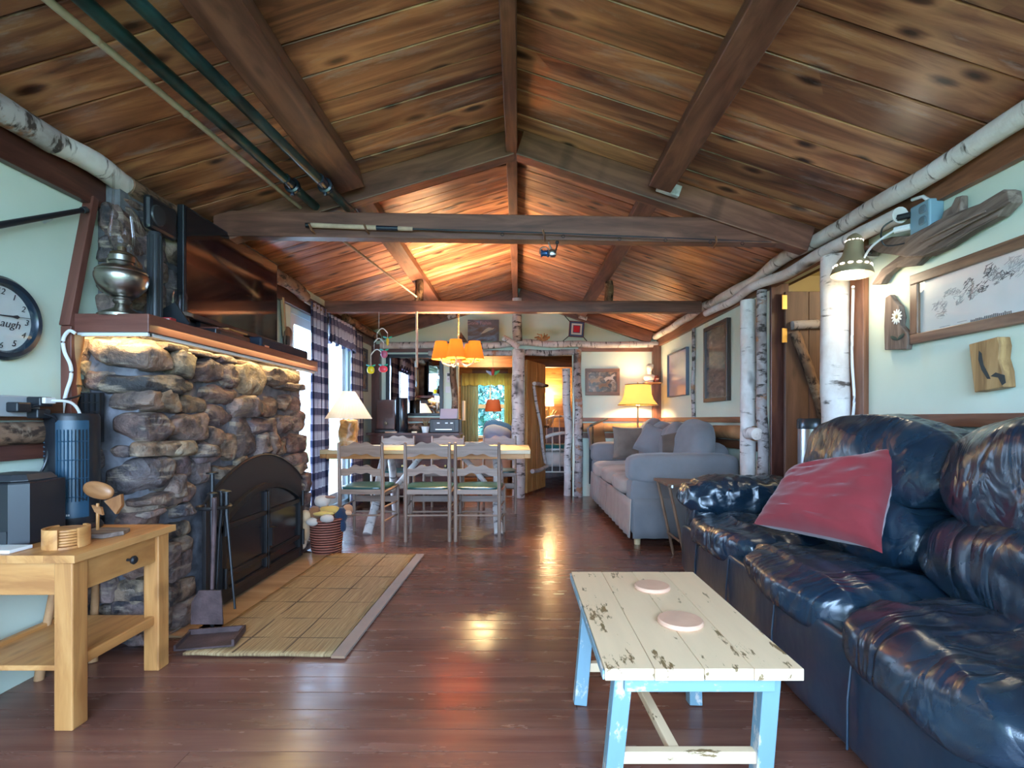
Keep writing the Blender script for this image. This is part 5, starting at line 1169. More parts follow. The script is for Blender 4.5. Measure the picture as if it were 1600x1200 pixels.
MB().prism([(-.006, 0), (.006, 0), (0, .022)], lambda a, b: (1.85 + a, 7.236, 1.84 + b), lambda a, b: (1.85 + a, 7.222 + b * .5, 1.84 + b)).build('nose', bmz, hd_, smooth=False)
rj = thing('red_jar', 'small dark red jar beside the plaster bust', 'jar', (1.965, 7.28, 1.646))
MB().lathe([(.035, 0), (.042, .03), (.038, .07), (.028, .085), (.03, .095), (.001, .1)], (1.965, 7.28, 1.646), 18).build('body', plain('red_glaze', (.16, .03, .02), .25), rj)
MB().box((1.945, 7.236, 1.68), (1.985, 7.242, 1.70)).build('label_patch', M_['terracotta'], rj, smooth=False)

# floor lamp
Lx, Ly = 1.66, 7.12
fl = thing('floor_lamp', 'brass floor lamp with lit amber bell shade behind the grey sofa', 'lamp', (Lx, Ly, 0))
MB().lathe([(.14, 0), (.14, .015), (.05, .03), (.015, .05)], (Lx, Ly, 0), 28).build('base', M_['bronze'], fl)
MB().tube([(Lx, Ly, .05), (Lx, Ly, 1.50)], .011, 10).build('pole', M_['bronze'], fl)
MB().lathe([(.012, 0), (.035, .01), (.02, .03), (.012, .05)], (Lx, Ly, 1.30), 16).build('collar', M_['brass'], fl)
pl_ = MB(); prof = [(.275, 1.315), (.262, 1.33), (.215, 1.39), (.19, 1.46), (.178, 1.55), (.172, 1.60)]
pl_.lathe(prof, (Lx, Ly, 0), 40, None, False); shd = pl_.build('shade', M_['shade_amber'], fl)
for r, z in ((.274, 1.317), (.172, 1.60)): MB().tube([(Lx + r * math.cos(R(12 * i)), Ly + r * math.sin(R(12 * i)), z) for i in range(30)], .006, 6, closed=True).build('shade_trim', M_['bronze'], shd)
for s in (-1, 1):
    MB().tube([(Lx, Ly, 1.34), (Lx + s * .08, Ly, 1.36), (Lx + s * .09, Ly, 1.40)], .006, 6).build('arm', M_['brass'], fl)
    MB().blob((Lx + s * .09, Ly, 1.45), (.03, .03, .045), 2, 6).build('bulb', M_['bulb_white'], fl)
    lamp('floor_lamp_bulb', (Lx + s * .09, Ly - .0, 1.45), 20, (1, .74, .42), .05)
MB().lathe([(.006, 0), (.012, .01), (.006, .03), (.001, .04)], (Lx, Ly, 1.60), 10).build('finial', M_['brass'], fl)
# flat panel things behind sofa arm
hb = thing('folded_easel', 'dark edged folded screen standing behind the far sofa arm', 'screen', (1.10, 7.2, 0))
MB().beam((1.02, 7.12, .62), (1.26, 7.40, .72), .03, .78, (0, 0, 1)).build('board', M_['steel'], hb, smooth=False)
MB().beam((1.0, 7.11, .62), (1.03, 7.14, .62), .05, .80, (0, 0, 1)).build('edge_post', M_['black_plastic'], hb, smooth=False)
MB().beam((1.01, 7.10, 1.035), (1.27, 7.40, 1.125), .05, .02, (0, 0, 1)).build('top_rail', M_['dark_plastic'], hb, smooth=False)
# ---------------------------------------------------------------- grey sofa (faces -X)
gs = thing('grey_sofa', 'grey slipcovered three-seat sofa with skirt along the wall', 'sofa', (1.53, 5.75, 0))
gy0, gy1, gx0 = 4.52, 7.0, .975
def rbox(a, b, p=9, n=10, amp=0, fr=3, seed=0, fold=0):
    return MB().blob([(a[i] + b[i]) / 2 for i in range(3)], [(b[i] - a[i]) / 2 for i in range(3)], p, n, None, amp, fr, seed, fold)
MB().box((gx0 + .06, gy0 + .22, .10), (1.96, gy1 - .22, .42)).build('frame', M_['sofa'], gs, smooth=False)
for k, (a, b) in enumerate(((gy0, gy0 + .23), (gy1 - .23, gy1))):
    rbox((gx0 + .02, a, .085), (1.97, b, .60), 12, 10).build('arm_side', M_['sofa'], gs)
    rbox((gx0, a - .015, .54), (1.97, b + .02, .815), 5, 12, .006, 4, k).build('arm_roll', M_['sofa'], gs)
rbox((1.72, gy0 + .2, .3), (1.985, gy1 - .2, .90), 7, 10).build('back', M_['sofa'], gs)
cw = (gy1 - gy0 - .47) / 3
for i in range(3):
    a = gy0 + .235 + i * cw
    rbox((gx0 - .02, a + .004, .40), (1.74, a + cw - .004, .585), 4.5, 14, .012, 3.5, i).build('seat_cushion', M_['sofa_tan'], gs)
for i, (a, b, h) in enumerate(((gy0 + .12, gy0 + .80, 1.10), (gy0 + .74, gy0 + 1.32, 1.07), (gy0 + 1.26, gy0 + 1.84, 1.07), (gy0 + 1.80, gy1 - .16, 1.11))):
    m = MB(); Mx = Matrix.Rotation(R(12), 4, 'Y'); m.blob((1.69, (a + b) / 2, (h + .55) / 2), (.15, (b - a) / 2, (h - .55) / 2 + .02), 2.6, 14, Mx, .014, 4, i + 9); m.build('back_cushion', M_['sofa'], gs)
def skirt(name, p0, p1, nrm, z1):
    p0, p1, nrm = Vector(p0), Vector(p1), Vector(nrm)
    return MB().grid(lambda u, v: p0.lerp(p1, u) + nrm * (.012 * (1 - v) * (1 + math.sin(u * 40) * .6) + .01) + Vector((0, 0, .07 + (z1 - .07) * v)), 40, 4).build(name, M_['sofa_tan'] if nrm.x else M_['sofa'], gs, thick=.006)
skirt('skirt', (gx0 + .03, gy0 + .0, 0), (gx0 + .03, gy0 + 1.2, 0), (-1, 0, 0), .41)
skirt('skirt', (gx0 + .03, gy0 + 1.22, 0), (gx0 + .03, gy1, 0), (-1, 0, 0), .41)
skirt('skirt', (gx0 + .03, gy0 + .005, 0), (1.96, gy0 + .005, 0), (0, -1, 0), .42)
for x in (gx0 + .09, 1.88):
    for y in (gy0 + .07, gy1 - .09): MB().tube([(x, y, 0), (x, y, .11)], [.026, .034], 10).build('leg', M_['maple'], gs)
def throw(name, label, px, py, Y, w, h, t, rx, ry, rz, m, seed, **kw):
    M = Matrix.Translation(PX(px, py, Y)) @ Euler((R(rx), R(ry), R(rz))).to_matrix().to_4x4()
    o = pillow(MB(), w, h, t, M, 18, seed, **kw).build(name, M_[m], M=M); return tag(o, label, 'pillow')
throw('throw_pillow', 'taupe knitted square pillow propped against the far sofa arm', 986, 692, 6.60, .48, .44, .16, 78, 0, -8, 'knit', 1)
throw('throw_pillow', 'grey smooth pillow leaning on the sofa back cushions', 1022, 690, 5.75, .42, .36, .16, 62, 18, -52, 'sofa', 2)
throw('throw_pillow', 'dark brown plush pillow on the near seat of grey sofa', 1056, 694, 5.15, .30, .26, .14, 65, -12, -35, 'brown_cloth', 3)

# folding tray table
ty_ = thing('tray_table', 'small wooden tray table wedged between the two sofas', 'table', (1.45, 3.98, 0))
plank('tray', (1.13, 4.08, .62), (1.75, 4.08, .60), .40, .022, M_['walnut'], ty_)
for y in (3.93, 4.26):
    MB().tube([(1.29, y, 0), (1.16, y, .60)], .012, 8).build('leg', M_['walnut'], ty_); MB().tube([(1.62, y, 0), (1.70, y, .60)], .012, 8).build('leg', M_['walnut'], ty_)
MB().tube([(1.24, 3.93, .18), (1.24, 4.26, .18)], .009, 8).build('rung', M_['walnut'], ty_)
MB().lathe([(.014, 0), (.014, .02)], (1.17, 3.885, .60), 8).build('clip', M_['steel'], ty_)

# ---------------------------------------------------------------- blue-black leather sofa (faces -X)
ML = Matrix.Translation((1.14, 3.62, 0)) @ Matrix.Rotation(R(-2.2), 4, 'Z')     # local x towards the wall, local y towards the far end
ls = tag(bpy.data.objects.new('leather_sofa', None), 'dark blue-black leather three-seat sofa with puffy cushions', 'sofa'); link(ls, ML)
Lm = M_['leather']
def lblob(name, a, b, p, n, amp=.012, fr=4, seed=0, fold=0.0, rot=None, mt=None):
    m = MB(); m.blob([(a[i] + b[i]) / 2 for i in range(3)], [(b[i] - a[i]) / 2 for i in range(3)], p, n, rot, amp, fr, seed, fold)
    return m.build(name, mt or Lm, ls, M=ML.copy(), local=True)
LEN = 2.95
lblob('base', (.03, -LEN + .05, .05), (.86, -.02, .40), 14, 14, .004, 3, 1)
lblob('front_panel', (-.02, -LEN + .06, .06), (.09, -.04, .42), 7, 30, .012, 2.0, 2, mt=M_['leather_smooth'])
for k in range(5):
    y = -.45 - k * .52; MB().tube([(-.028, y, .08), (-.033, y - .01, .24), (-.02, y - .015, .40)], .004, 6).build('front_seam', M_['leather_smooth'], ls, local=True)
lblob('arm', (.02, -.30, .10), (.80, .0, .62), 6, 16, .008, 4, 3)
lblob('arm_pad', (-.03, -.33, .46), (.80, .05, .735), 2.9, 30, .012, 5, 4, .010)
lblob('arm', (.02, -LEN, .10), (.80, -LEN + .30, .62), 6, 14, .008, 4, 5)
lblob('arm_pad', (-.03, -LEN - .04, .46), (.80, -LEN + .33, .735), 2.9, 20, .012, 5, 6, .010)
sw_ = (LEN - .58) / 3
for i in range(3):
    y1 = -.29 - i * sw_; y0 = y1 - sw_
    lblob('seat_cushion', (-.06, y0 - .012, .32), (.66, y1 + .012, .535), 3.3, 40, .016, 2.4, 11 + i, .016)
for i in range(2):
    bw_ = (LEN - .29 - .64) / 2; y1 = -.64 - i * bw_; y0 = y1 - bw_
    lblob('lower_back_cushion', (.36, y0 - .01, .46), (.78, y1 + .01, .80), 2.8, 36, .016, 2.6, 31 + i, .014, Matrix.Rotation(R(8), 4, 'Y'))
    lblob('upper_back_cushion', (.42, y0 - .015, .68), (.87, y1 + .015, 1.13), 2.5, 44, .018, 2.2, 21 + i, .020, Matrix.Rotation(R(14), 4, 'Y'))
lblob('back_frame', (.62, -LEN + .1, .3), (.88, -.42, .84), 4, 16, .006, 3, 41)
for x in (.1, .8):
    for y in (-.1, -LEN + .1): MB().tube([(x, y, 0), (x, y, .07)], [.025, .03], 10).build('foot', M_['black_plastic'], ls, local=True)
# red pillow
c_ = [PX(1237, 735, 2.50), PX(1413, 702, 2.16), PX(1375, 860, 1.98), PX(1180, 818, 2.40)]
ux = ((c_[1] - c_[0]) + (c_[2] - c_[3])) / 2; vy = ((c_[0] - c_[3]) + (c_[1] - c_[2])) / 2
ce = sum(c_, Vector()) / 4; Mz = ux.cross(vy).normalized()
Mq = Matrix.Identity(4); xh = ux.normalized(); yh = Mz.cross(xh)
for i, v in enumerate((xh, yh, Mz)):
    for k in range(3): Mq[k][i] = v[k]
Mq.translation = ce
class Quad:                                     # spreads the pillow over its four corners
    def __matmul__(s, v):
        u, w = (v.x * 1.04 + 1) / 2, (v.y * 1.04 + 1) / 2
        return (c_[0] * (1 - u) + c_[1] * u) * w + (c_[3] * (1 - u) + c_[2] * u) * (1 - w) + Mz * v.z
o = pillow(MB(), 2, 2, .19, Quad(), 34, 5, .016, 2.6, .55).build('throw_pillow', M_['red_pillow'], M=Mq); tag(o, 'crimson cotton pillow leaning in the leather sofa corner', 'pillow')

# ---------------------------------------------------------------- coffee table
ct = thing('coffee_table', 'distressed cream plank coffee table with chipped blue legs', 'table', (.5, 1.81, 0))
cx0, cx1, cy0, cy1, cz_ = .232, .768, 1.374, 2.25, .45
for i in range(4):
    w_ = (cx1 - cx0) / 4; plank('top_board', (cx0 + (i + .5) * w_, cy0, cz_ - .016 - .0006 * (i % 2)), (cx0 + (i + .5) * w_, cy1, cz_ - .016 - .0006 * (i % 2)), w_ - .0015, .032, M_['cream_paint'], ct, bevel=.002)
plank('edge_strip', (cx0 - .003, cy0 + .002, cz_ - .018), (cx0 - .003, cy1 - .002, cz_ - .018), .006, .026, M_['blue_paint'], ct)
lg_ = [(cx0 + .052, cy0 + .07, -.012, .08), (cx1 - .072, cy0 + .07, .02, .08), (cx0 + .045, cy1 - .18, -.035, -.05), (cx1 - .075, cy1 - .18, .0, -.05)]
legs = []
for x, y, dx, dy in lg_:
    a, b = Vector((x + dx, y + dy, 0)), Vector((x + .01, y, cz_ - .032)); legs.append((a, b))
    plank('leg', a, b, .05, .05, M_['blue_paint'], ct, (0, 1, 0), .003)
plank('apron', (cx0 + .06, cy0 + .045, cz_ - .062), (cx1 - .06, cy0 + .045, cz_ - .062), .022, .038, M_['blue_paint'], ct)
plank('apron', (cx0 + .06, cy1 - .12, cz_ - .062), (cx1 - .06, cy1 - .12, cz_ - .062), .022, .038, M_['blue_paint'], ct)
plank('stretcher', legs[2][0].lerp(legs[2][1], .33), legs[3][0].lerp(legs[3][1], .33), .03, .035, M_['cream_paint'], ct)
plank('stretcher', legs[0][0].lerp(legs[0][1], .33), legs[1][0].lerp(legs[1][1], .33), .03, .035, M_['cream_paint'], ct)
mid = lambda a, b: legs[a][0].lerp(legs[a][1], .33).lerp(legs[b][0].lerp(legs[b][1], .33), .42)
plank('long_stretcher', mid(0, 1), mid(2, 3), .03, .03, M_['cream_paint'], ct)
for px, py, r, lb in ((1019, 914, .069, 'round terracotta coaster farther from camera on coffee table'), (1063, 967, .073, 'larger looking terracotta coaster at the middle of coffee table')):
    Y = .655 * FPX / (py - 655); p = PX(px, py, Y); o = MB().lathe([(r - .004, 0), (r, .004), (r, .012), (r - .004, .016), (.001, .0165)], (p.x, p.y, cz_ + .0003), 40).build('coaster', M_['terracotta']); tag(o, lb, 'coaster', 'coasters on the coffee table')

# ---------------------------------------------------------------- right wall things
tc_ = thing('steel_bin', 'brushed steel cylinder bin with dark lid behind the leather sofa', 'bin', (2.14, 3.68, 0))
bxx, byy = 2.14, 3.68
MB().lathe([(.115, .0), (.118, .01), (.118, 1.05)], (bxx, byy, 0), 36).build('body', M_['steel'], tc_)
MB().lathe([(.122, 1.05), (.124, 1.06), (.124, 1.115), (.116, 1.125), (.001, 1.127)], (bxx, byy, 0), 36).build('lid', plain('smoked_lid', (.06, .075, .09), .25, .5), tc_)
MB().box((bxx - .02, byy - .125, .985), (bxx + .07, byy - .08, 1.03)).build('handle_slot', M_['black_plastic'], tc_, smooth=False, bevel=.012)
MB().box((bxx + .01, byy - .128, .955), (bxx + .05, byy - .11, .985)).build('latch', M_['white_plastic'], tc_, smooth=False, bevel=.004)
for i in range(5):
    for j in range(4): MB().lathe([(.004, 0), (.001, .002)], (bxx + .035 + j * .014, byy - .116 + .004 * j, .93 - i * .016), 6, Matrix.Rotation(R(90), 4, 'X')).build('vent_hole', M_['black_plastic'], tc_)

RW = lambda px: WR * FPX / (px - 810)
def onwall(px, py, off=.0): Y = (WR - off) * FPX / (px - 810); return Vector((WR - off, Y, CAMH - (py - 655) * Y / FPX))
# driftwood
dwf = thing('driftwood', 'forked weathered driftwood plank mounted on the wall', 'driftwood', (WR - .06, 2.4, 2.1))
def dpoly(pts, off=.02, th=.05): 
    q = [onwall(px, py, off) for px, py in pts]
    return [(v.y, v.z) for v in q], off, th
for nm, pts, th in (('main_plank', [(1362,385),(1405,370),(1440,368),(1462,352),(1492,338),(1545,318),(1586,296),(1594,298),(1597,316),(1575,338),(1530,362),(1490,388),(1462,400),(1432,402),(1405,398),(1385,395)], .07), ('lower_fork', [(1432,398),(1465,392),(1440,415),(1408,418),(1394,430),(1386,444),(1370,445),(1388,420),(1412,400)], .05), ('upper_fork', [(1474,350),(1482,330),(1495,322),(1500,308),(1511,305),(1511,332),(1500,345)], .045)):
    pl, off, _ = dpoly(pts); m = MB().prism(pl, lambda a, b: (WR - .012, a, b), lambda a, b: (WR - .012 - th * (.8 + .4 * noise.noise(Vector((a * 9, b * 9, 0)))), a, b))
    m.build(nm, M_['drift'], dwf, M=basis((WR - .03, 2.4, 2.05), (0, -1, .22 if nm != 'upper_fork' else 1.2), (-1, 0, 0)), smooth=False, bevel=.006)
for k, (a, b) in enumerate((((1450, 385), (1580, 315)), ((1440, 378), (1540, 330)), ((1480, 385), (1560, 338)))):
    p, q = onwall(*a, .088), onwall(*b, .084); MB().tube([p, p.lerp(q, .5) + Vector((0, 0, .006)), q], [.003, .007, .003], 6).build('grain_ridge', M_['drift'], dwf)
# panorama print
cz1 = onwall(1422, 447); pw, phh = .52, .36
pc = Vector((WR - .004, 2.335, 0)); 
zt_, zb_ = onwall(1424, 437, .02).z, onwall(1442, 537, .02).z
fr_ = thing('framed_print', 'wide walnut framed sketch of figures outdoors on the wall', 'picture', (WR, 2.2, 1.6))
y_hi = 2.645; y_lo = 1.75; z_hi = 1.86; z_lo = 1.505
Mpn = basis((WR - .002, (y_hi + y_lo) / 2, (z_hi + z_lo) / 2), (0, -1, 0), (-1, 0, 0)); w_, h_ = y_hi - y_lo, z_hi - z_lo
for a, b in (((-w_/2, -h_/2), (w_/2, -h_/2 + .05)), ((-w_/2, h_/2 - .05), (w_/2, h_/2)), ((-w_/2, -h_/2 + .05), (-w_/2 + .05, h_/2 - .05)), ((w_/2 - .05, -h_/2 + .05), (w_/2, h_/2 - .05))): MB().box((a[0], a[1], 0), (b[0], b[1], .028), Mpn).build('frame_rail', M_['walnut'], fr_, smooth=False, bevel=.004)
MB().box((-w_/2 + .05, -h_/2 + .05, .004), (w_/2 - .05, h_/2 - .05, .010), Mpn).build('print', plain('print_paper', (.66, .67, .64), .35, 0, .04), fr_, smooth=False)
pen = plain('pencil_grey', (.10, .105, .11), .7); pen2 = plain('pencil_light', (.34, .35, .35), .7)
for i, (x, y, rx, ry, m) in enumerate(((-.28, -.01, .045, .022, pen2), (-.22, .035, .05, .018, pen2), (-.27, -.05, .03, .03, pen2), (-.17, .0, .03, .03, pen2), (-.12, .04, .028, .035, pen), (-.10, .0, .02, .024, pen2), (-.055, .02, .03, .024, pen), (-.02, .075, .03, .035, pen), (.01, .05, .018, .04, pen2), (.05, .04, .045, .022, pen), (.09, .08, .04, .03, pen2), (.14, .05, .05, .035, pen2), (.2, .02, .05, .04, pen2), (.26, .06, .06, .03, pen2))):
    mm = MB()
    for k in range(34):                         # pencil hatching
        a = random.uniform(0, 6.28); q = math.sqrt(random.random()); cx_, cy_ = x + rx * q * math.cos(a), y + ry * q * math.sin(a); an = random.gauss(.5, .5); ll = random.uniform(.004, .013); ww = random.uniform(.0006, .0016)
        mm.box((-ll, -ww, .010), (ll, ww, .0104), Mpn @ Matrix.Translation((cx_, cy_, 0)) @ Matrix.Rotation(an, 4, 'Z'))
    mm.build('sketched_figure', m, fr_, smooth=False)
x = -.11
while x < .08:                                  # the printed title, too blurred to read in the photograph
    hgt = random.uniform(.008, .016); MB().box((x, -.125, .010), (x + .005, -.125 + hgt, .0106), Mpn).build('title_stroke', pen, fr_, smooth=False); x += .0085
for xx, yy, ln in ((-.33, -.155, .10), (-.28, -.12, .06), (-.18, -.115, .05), (.15, -.10, .07)): MB().box((xx, yy, .010), (xx + ln, yy + .003, .0106), Mpn).build('caption_line', pen2, fr_, smooth=False)
MB().box((-w_/2 + .05, -h_/2 + .05, .018), (w_/2 - .05, h_/2 - .05, .020), Mpn).build('glass', M_['picture_glass'], fr_, smooth=False)
# board with daisy
db_ = thing('daisy_board', 'rough slab with a painted daisy beside the framed print', 'plaque', (WR, 2.75, 1.6))
pl = [(v.y, v.z) for v in [onwall(px, py, .01) for px, py in ((1390,465),(1398,460),(1404,470),(1412,478),(1416,496),(1414,508),(1424,520),(1427,530),(1424,546),(1389,547),(1388,510))]]
MB().prism(pl, lambda a, b: (WR - .006, a, b), lambda a, b: (WR - .035, a, b)).build('slab', M_['drift'], db_, smooth=False, bevel=.004)
c0 = onwall(1401, 495, .038)
for i in range(12):
    a = R(30 * i); MB().blob(c0 + Vector((0, .024 * math.cos(a), .026 * math.sin(a))), (.002, .016, .006), 2, 3, Matrix.Rotation(a, 4, 'X')).build('petal', M_['white'], db_)
MB().blob(c0, (.004, .010, .010), 2, 4).build('flower_eye', plain('flower_eye', (.35, .25, .10), .6), db_)
c1 = onwall(1402, 527, .037)
for s in (-1, 1): MB().blob(c1 + Vector((0, .025 * s, 0)), (.002, .028, .010), 2, 3, Matrix.Rotation(R(25 * s), 4, 'X')).build('leaf', plain('leaf_dark', (.03, .05, .035), .6) if s < 0 else bpy.data.materials['leaf_dark'], db_)
# board with loon
lb_ = thing('loon_board', 'golden wood block with a painted water bird on the wall', 'plaque', (WR, 2.2, 1.4))
pl = [(v.y, v.z) for v in [onwall(px, py, .03) for px, py in ((1524,538),(1570,526),(1573,540),(1571,560),(1577,580),(1579,605),(1533,613))]]
lbm = wood('block_wood', (.20, .10, .035), (.36, .20, .075), (.46, .28, .12), (2, 22, 22), .6)
MB().prism(pl, lambda a, b: (WR - .006, a, b), lambda a, b: (WR - .06, a, b)).build('block', lbm, lb_, smooth=False, bevel=.004)
dkp = plain('bird_black', (.035, .04, .04), .7)
for pts in (((1530,548),(1534,552),(1537,570),(1545,585),(1548,592),(1543,592),(1534,578),(1529,562)), ((1548,588),(1556,582),(1570,586),(1572,598),(1566,602),(1560,590))):
    pl = [(v.y, v.z) for v in [onwall(px, py, .06) for px, py in pts]]; MB().prism(pl, lambda a, b: (WR - .0605, a, b), lambda a, b: (WR - .0615, a, b)).build('painted_bird', dkp, lb_, smooth=False)
# outlet box with cords
ob = thing('outlet_box', 'blue-grey electrical outlet box with plugs below the ceiling log', 'outlet', (WR, 2.48, 2.1))
ya_, za_ = 2.53, 2.06
MB().box((WR - .075, 2.46, za_ - .02), (WR - .002, 2.585, za_ + .125)).build('box', M_['outlet_blue'], ob, smooth=False, bevel=.008)
for z in (.03, .085): MB().blob((WR - .078, 2.50, za_ + z), (.004, .022, .02), 3, 5).build('outlet_face', plain('outlet_dark', (.10, .17, .21), .4) if z < .05 else bpy.data.materials['outlet_dark'], ob)
MB().tube([(WR - .075, 2.58, za_ + .09), (WR - .11, 2.62, za_ + .09)], .016, 8).build('plug', M_['black_plastic'], ob)
MB().tube([(WR - .075, 2.58, za_ + .03), (WR - .12, 2.63, za_ + .03)], .016, 8).build('plug', M_['white_plastic'], ob)
MB().tube(spl([(WR - .12, 2.63, za_ + .03), (WR - .17, 2.72, za_ - .02), (WR - .16, 2.82, za_ - .08), (WR - .10, 2.95, za_ - .12)]), .006, 8).build('cord', M_['white_plastic'], ob)
MB().tube(spl([(WR - .11, 2.62, za_ + .09), (WR - .16, 2.66, za_ + .05), (WR - .13, 2.68, za_ - .03), (WR - .06, 2.58, za_ - .04), (WR - .03, 2.45, za_ - .02)]), .004, 8).build('cord', M_['black_plastic'], ob)
MB().tube([(WR - .04, 2.50, za_ + .125), (WR - .05, 2.53, za_ + .16), (WR - .05, 2.60, za_ + .175)], .009, 8).build('conduit', M_['white_plastic'], ob)
# clip lamp
cl = thing('clip_lamp', 'lit brass clamp lamp with perforated bell shade by the doorway', 'lamp', (1.85, 2.8, 1.9))
k0 = PX(1331, 430, 2.86); Mk = Matrix.Translation(k0) @ Matrix.Rotation(R(4), 4, 'Y')
MB().lathe([(.104, 0), (.104, .012), (.094, .04), (.078, .075), (.056, .11), (.048, .14), (.044, .185), (.034, .215), (.012, .232), (.001, .234)], k0, 36, Mk.to_3x3().to_4x4(), False).build('shade', plain('tan_brass', (.40, .33, .20), .35, .5), cl)
for i in range(14):
    a = 2 * math.pi * i / 14
    for z, r, s in ((.048, .092, .013), (.19, .043, .006)): MB().blob(Mk @ Vector((r * math.cos(a), r * math.sin(a), z)), (s, s * .35, s * .4), 2, 3, Matrix.Rotation(a + math.pi / 2, 4, 'Z')).build('light_slot', M_['bulb_white'], cl)
MB().blob(Mk @ Vector((0, 0, .035)), (.055, .055, .045), 2, 8).build('bulb', M_['bulb_white'], cl)
MB().tube([k0 + Vector((.04, 0, .13)), k0 + Vector((.11, .02, .135)), k0 + Vector((.15, .06, .14))], .010, 8).build('swivel_arm', M_['black_iron'], cl)
MB().box(tuple(k0 + Vector((.11, .04, .115))), tuple(k0 + Vector((.18, .09, .155)))).build('clamp', M_['steel'], cl, smooth=False, bevel=.004)
lamp('clip_lamp_bulb', k0 + Vector((0, 0, -.06)), 2.2, (1, .86, .62), .06)
MB().tube(spl([PX(1333, 448, 3.0), (WR - .05, 3.06, 1.85), (WR - .05, 3.07, 1.5), (WR - .05, 3.05, 1.22), (WR - .06, 3.08, 1.08), (WR - .1, 3.15, 1.0), (WR - .12, 3.2, .8)]), .008, 8).build('cord', M_['white_plastic'], cl)
# pictures between post and corner
blue_art = art('pale_blue_art', [(.3, (.30, .25, .30)), (.5, (.38, .36, .50)), (.7, (.48, .47, .62))], (2, 3, 2), 3, .5, .12, .5)
picture('canvas_print', 'pale lilac unframed canvas near the corner behind sofa', basis((WR - .002, 6.53, 1.70), (0, -1, 0), (-1, 0, 0)), .78, .58, .012, plain('canvas_edge', (.10, .13, .17), .5), blue_art, .04)
brn_art = art('brown_scene_art', [(.3, (.07, .045, .035)), (.5, (.15, .10, .075)), (.65, (.24, .165, .12)), (.8, (.5, .45, .42))], (5, 14, 6), 5, 1.0, .1)
picture('tall_print', 'tall dark framed glossy picture next to the thick white post', basis((WR - .002, 5.24, 1.70), (0, -1, 0), (-1, 0, 0)), .62, .80, .04, plain('espresso_frame', (.055, .035, .028), .35), brn_art, .045)
lg('thin_birch_strip', (WR - .02, 5.93, 1.14), (WR - .02, 5.93, 2.17), .022, .02, 'birch_grey', 'thin birch strip between the two wall pictures', seed=70)
pb = tag(MB().box((WR - .03, 4.245, 1.50), (WR - .008, 4.29, 1.86)).build('painted_strip', M_['bark_brown'], smooth=False, bevel=.008), 'narrow carved wooden strip between the two birch posts', 'plaque')

# ---------------------------------------------------------------- up on the beams
fr2 = thing('fishing_rod', 'fishing rod with cork grip resting on pegs along the tie beam', 'fishing rod', (0, TY - .08, 2.43))
ry = TY - .085
def rp(px, py): return PX(px, py, ry)
MB().tube([rp(478, 352), rp(486, 352)], .016, 10).build('butt_cap', M_['black_plastic'], fr2)
MB().tube([rp(486, 352), rp(588, 356)], .0155, 10).build('cork_grip', M_['cork'], fr2)
MB().tube([rp(588, 356), rp(622, 357)], .015, 10).build('reel_seat', M_['rod_black'], fr2)
MB().tube([rp(622, 357), rp(645, 358)], .014, 10).build('fore_grip', M_['cork'], fr2)
MB().tube([rp(645, 358), rp(860, 364), rp(1205, 378)], [.006, .004, .002], 8).build('blank', M_['rod_black'], fr2)
for px, py in ((785, 362), (880, 365), (968, 369), (1040, 371), (1110, 374), (1160, 376)):
    p = rp(px, py); MB().tube([p + Vector((0, 0, -.010 + .010 * math.cos(a) - .008)) + Vector((.010 * math.sin(a), 0, 0)) for a in [2 * math.pi * j / 10 for j in range(10)]], .0018, 5, closed=True).build('line_guide', M_['rod_black'], fr2)
for px in (490, 575, 852, 1120):
    p = rp(px, 357 if px < 700 else 366 if px < 1000 else 376); q = tag(MB().tube([p + Vector((0, .05, -.028)), p + Vector((-.008, -.015, -.012)), p + Vector((-.018, -.03, .02))], .007, 8).build('rod_peg', M_['trim']), {490: 'wooden peg under the butt of the fishing rod', 575: 'wooden peg under the cork grip near the reel seat', 852: 'wooden peg holding the rod above the reel', 1120: 'wooden peg near the rod tip'}[px], 'peg')
rl = thing('fishing_reel', 'blue and silver spinning reel hanging below the tie beam', 'fishing reel', PX(855, 395, ry))
p = PX(855, 396, ry); Mz_ = Matrix.Rotation(R(90), 4, 'Y')
MB().lathe([(.022, -.03), (.026, -.025), (.018, -.015), (.018, .01), (.026, .015), (.02, .025)], p + Vector((-.012, 0, 0)), 18, Mz_).build('spool', plain('reel_blue', (.05, .12, .28), .25, .6), rl)
MB().blob(p + Vector((.032, 0, .0)), (.028, .022, .026), 2.4, 6).build('gear_body', M_['steel'], rl)
MB().tube([p + Vector((-.02 + .03 * math.cos(a), -.02, .036 * math.sin(a))) for a in [R(200 - 20 * i) for i in range(12)]], .004, 6).build('bail', M_['steel'], rl)
MB().tube([p + Vector((.03, 0, .02)), p + Vector((.015, 0, .055)), p + Vector((.015, .08, .085)), p + Vector((.015, .08, .115))], .006, 6).build('foot', M_['steel'], rl)
MB().tube([p + Vector((.05, -.02, .0)), p + Vector((.06, -.05, .03)), p + Vector((.06, -.055, .045))], .005, 6).blob(p + Vector((.06, -.06, .05)), (.012, .012, .012), 2, 4).build('crank', M_['black_plastic'], rl)
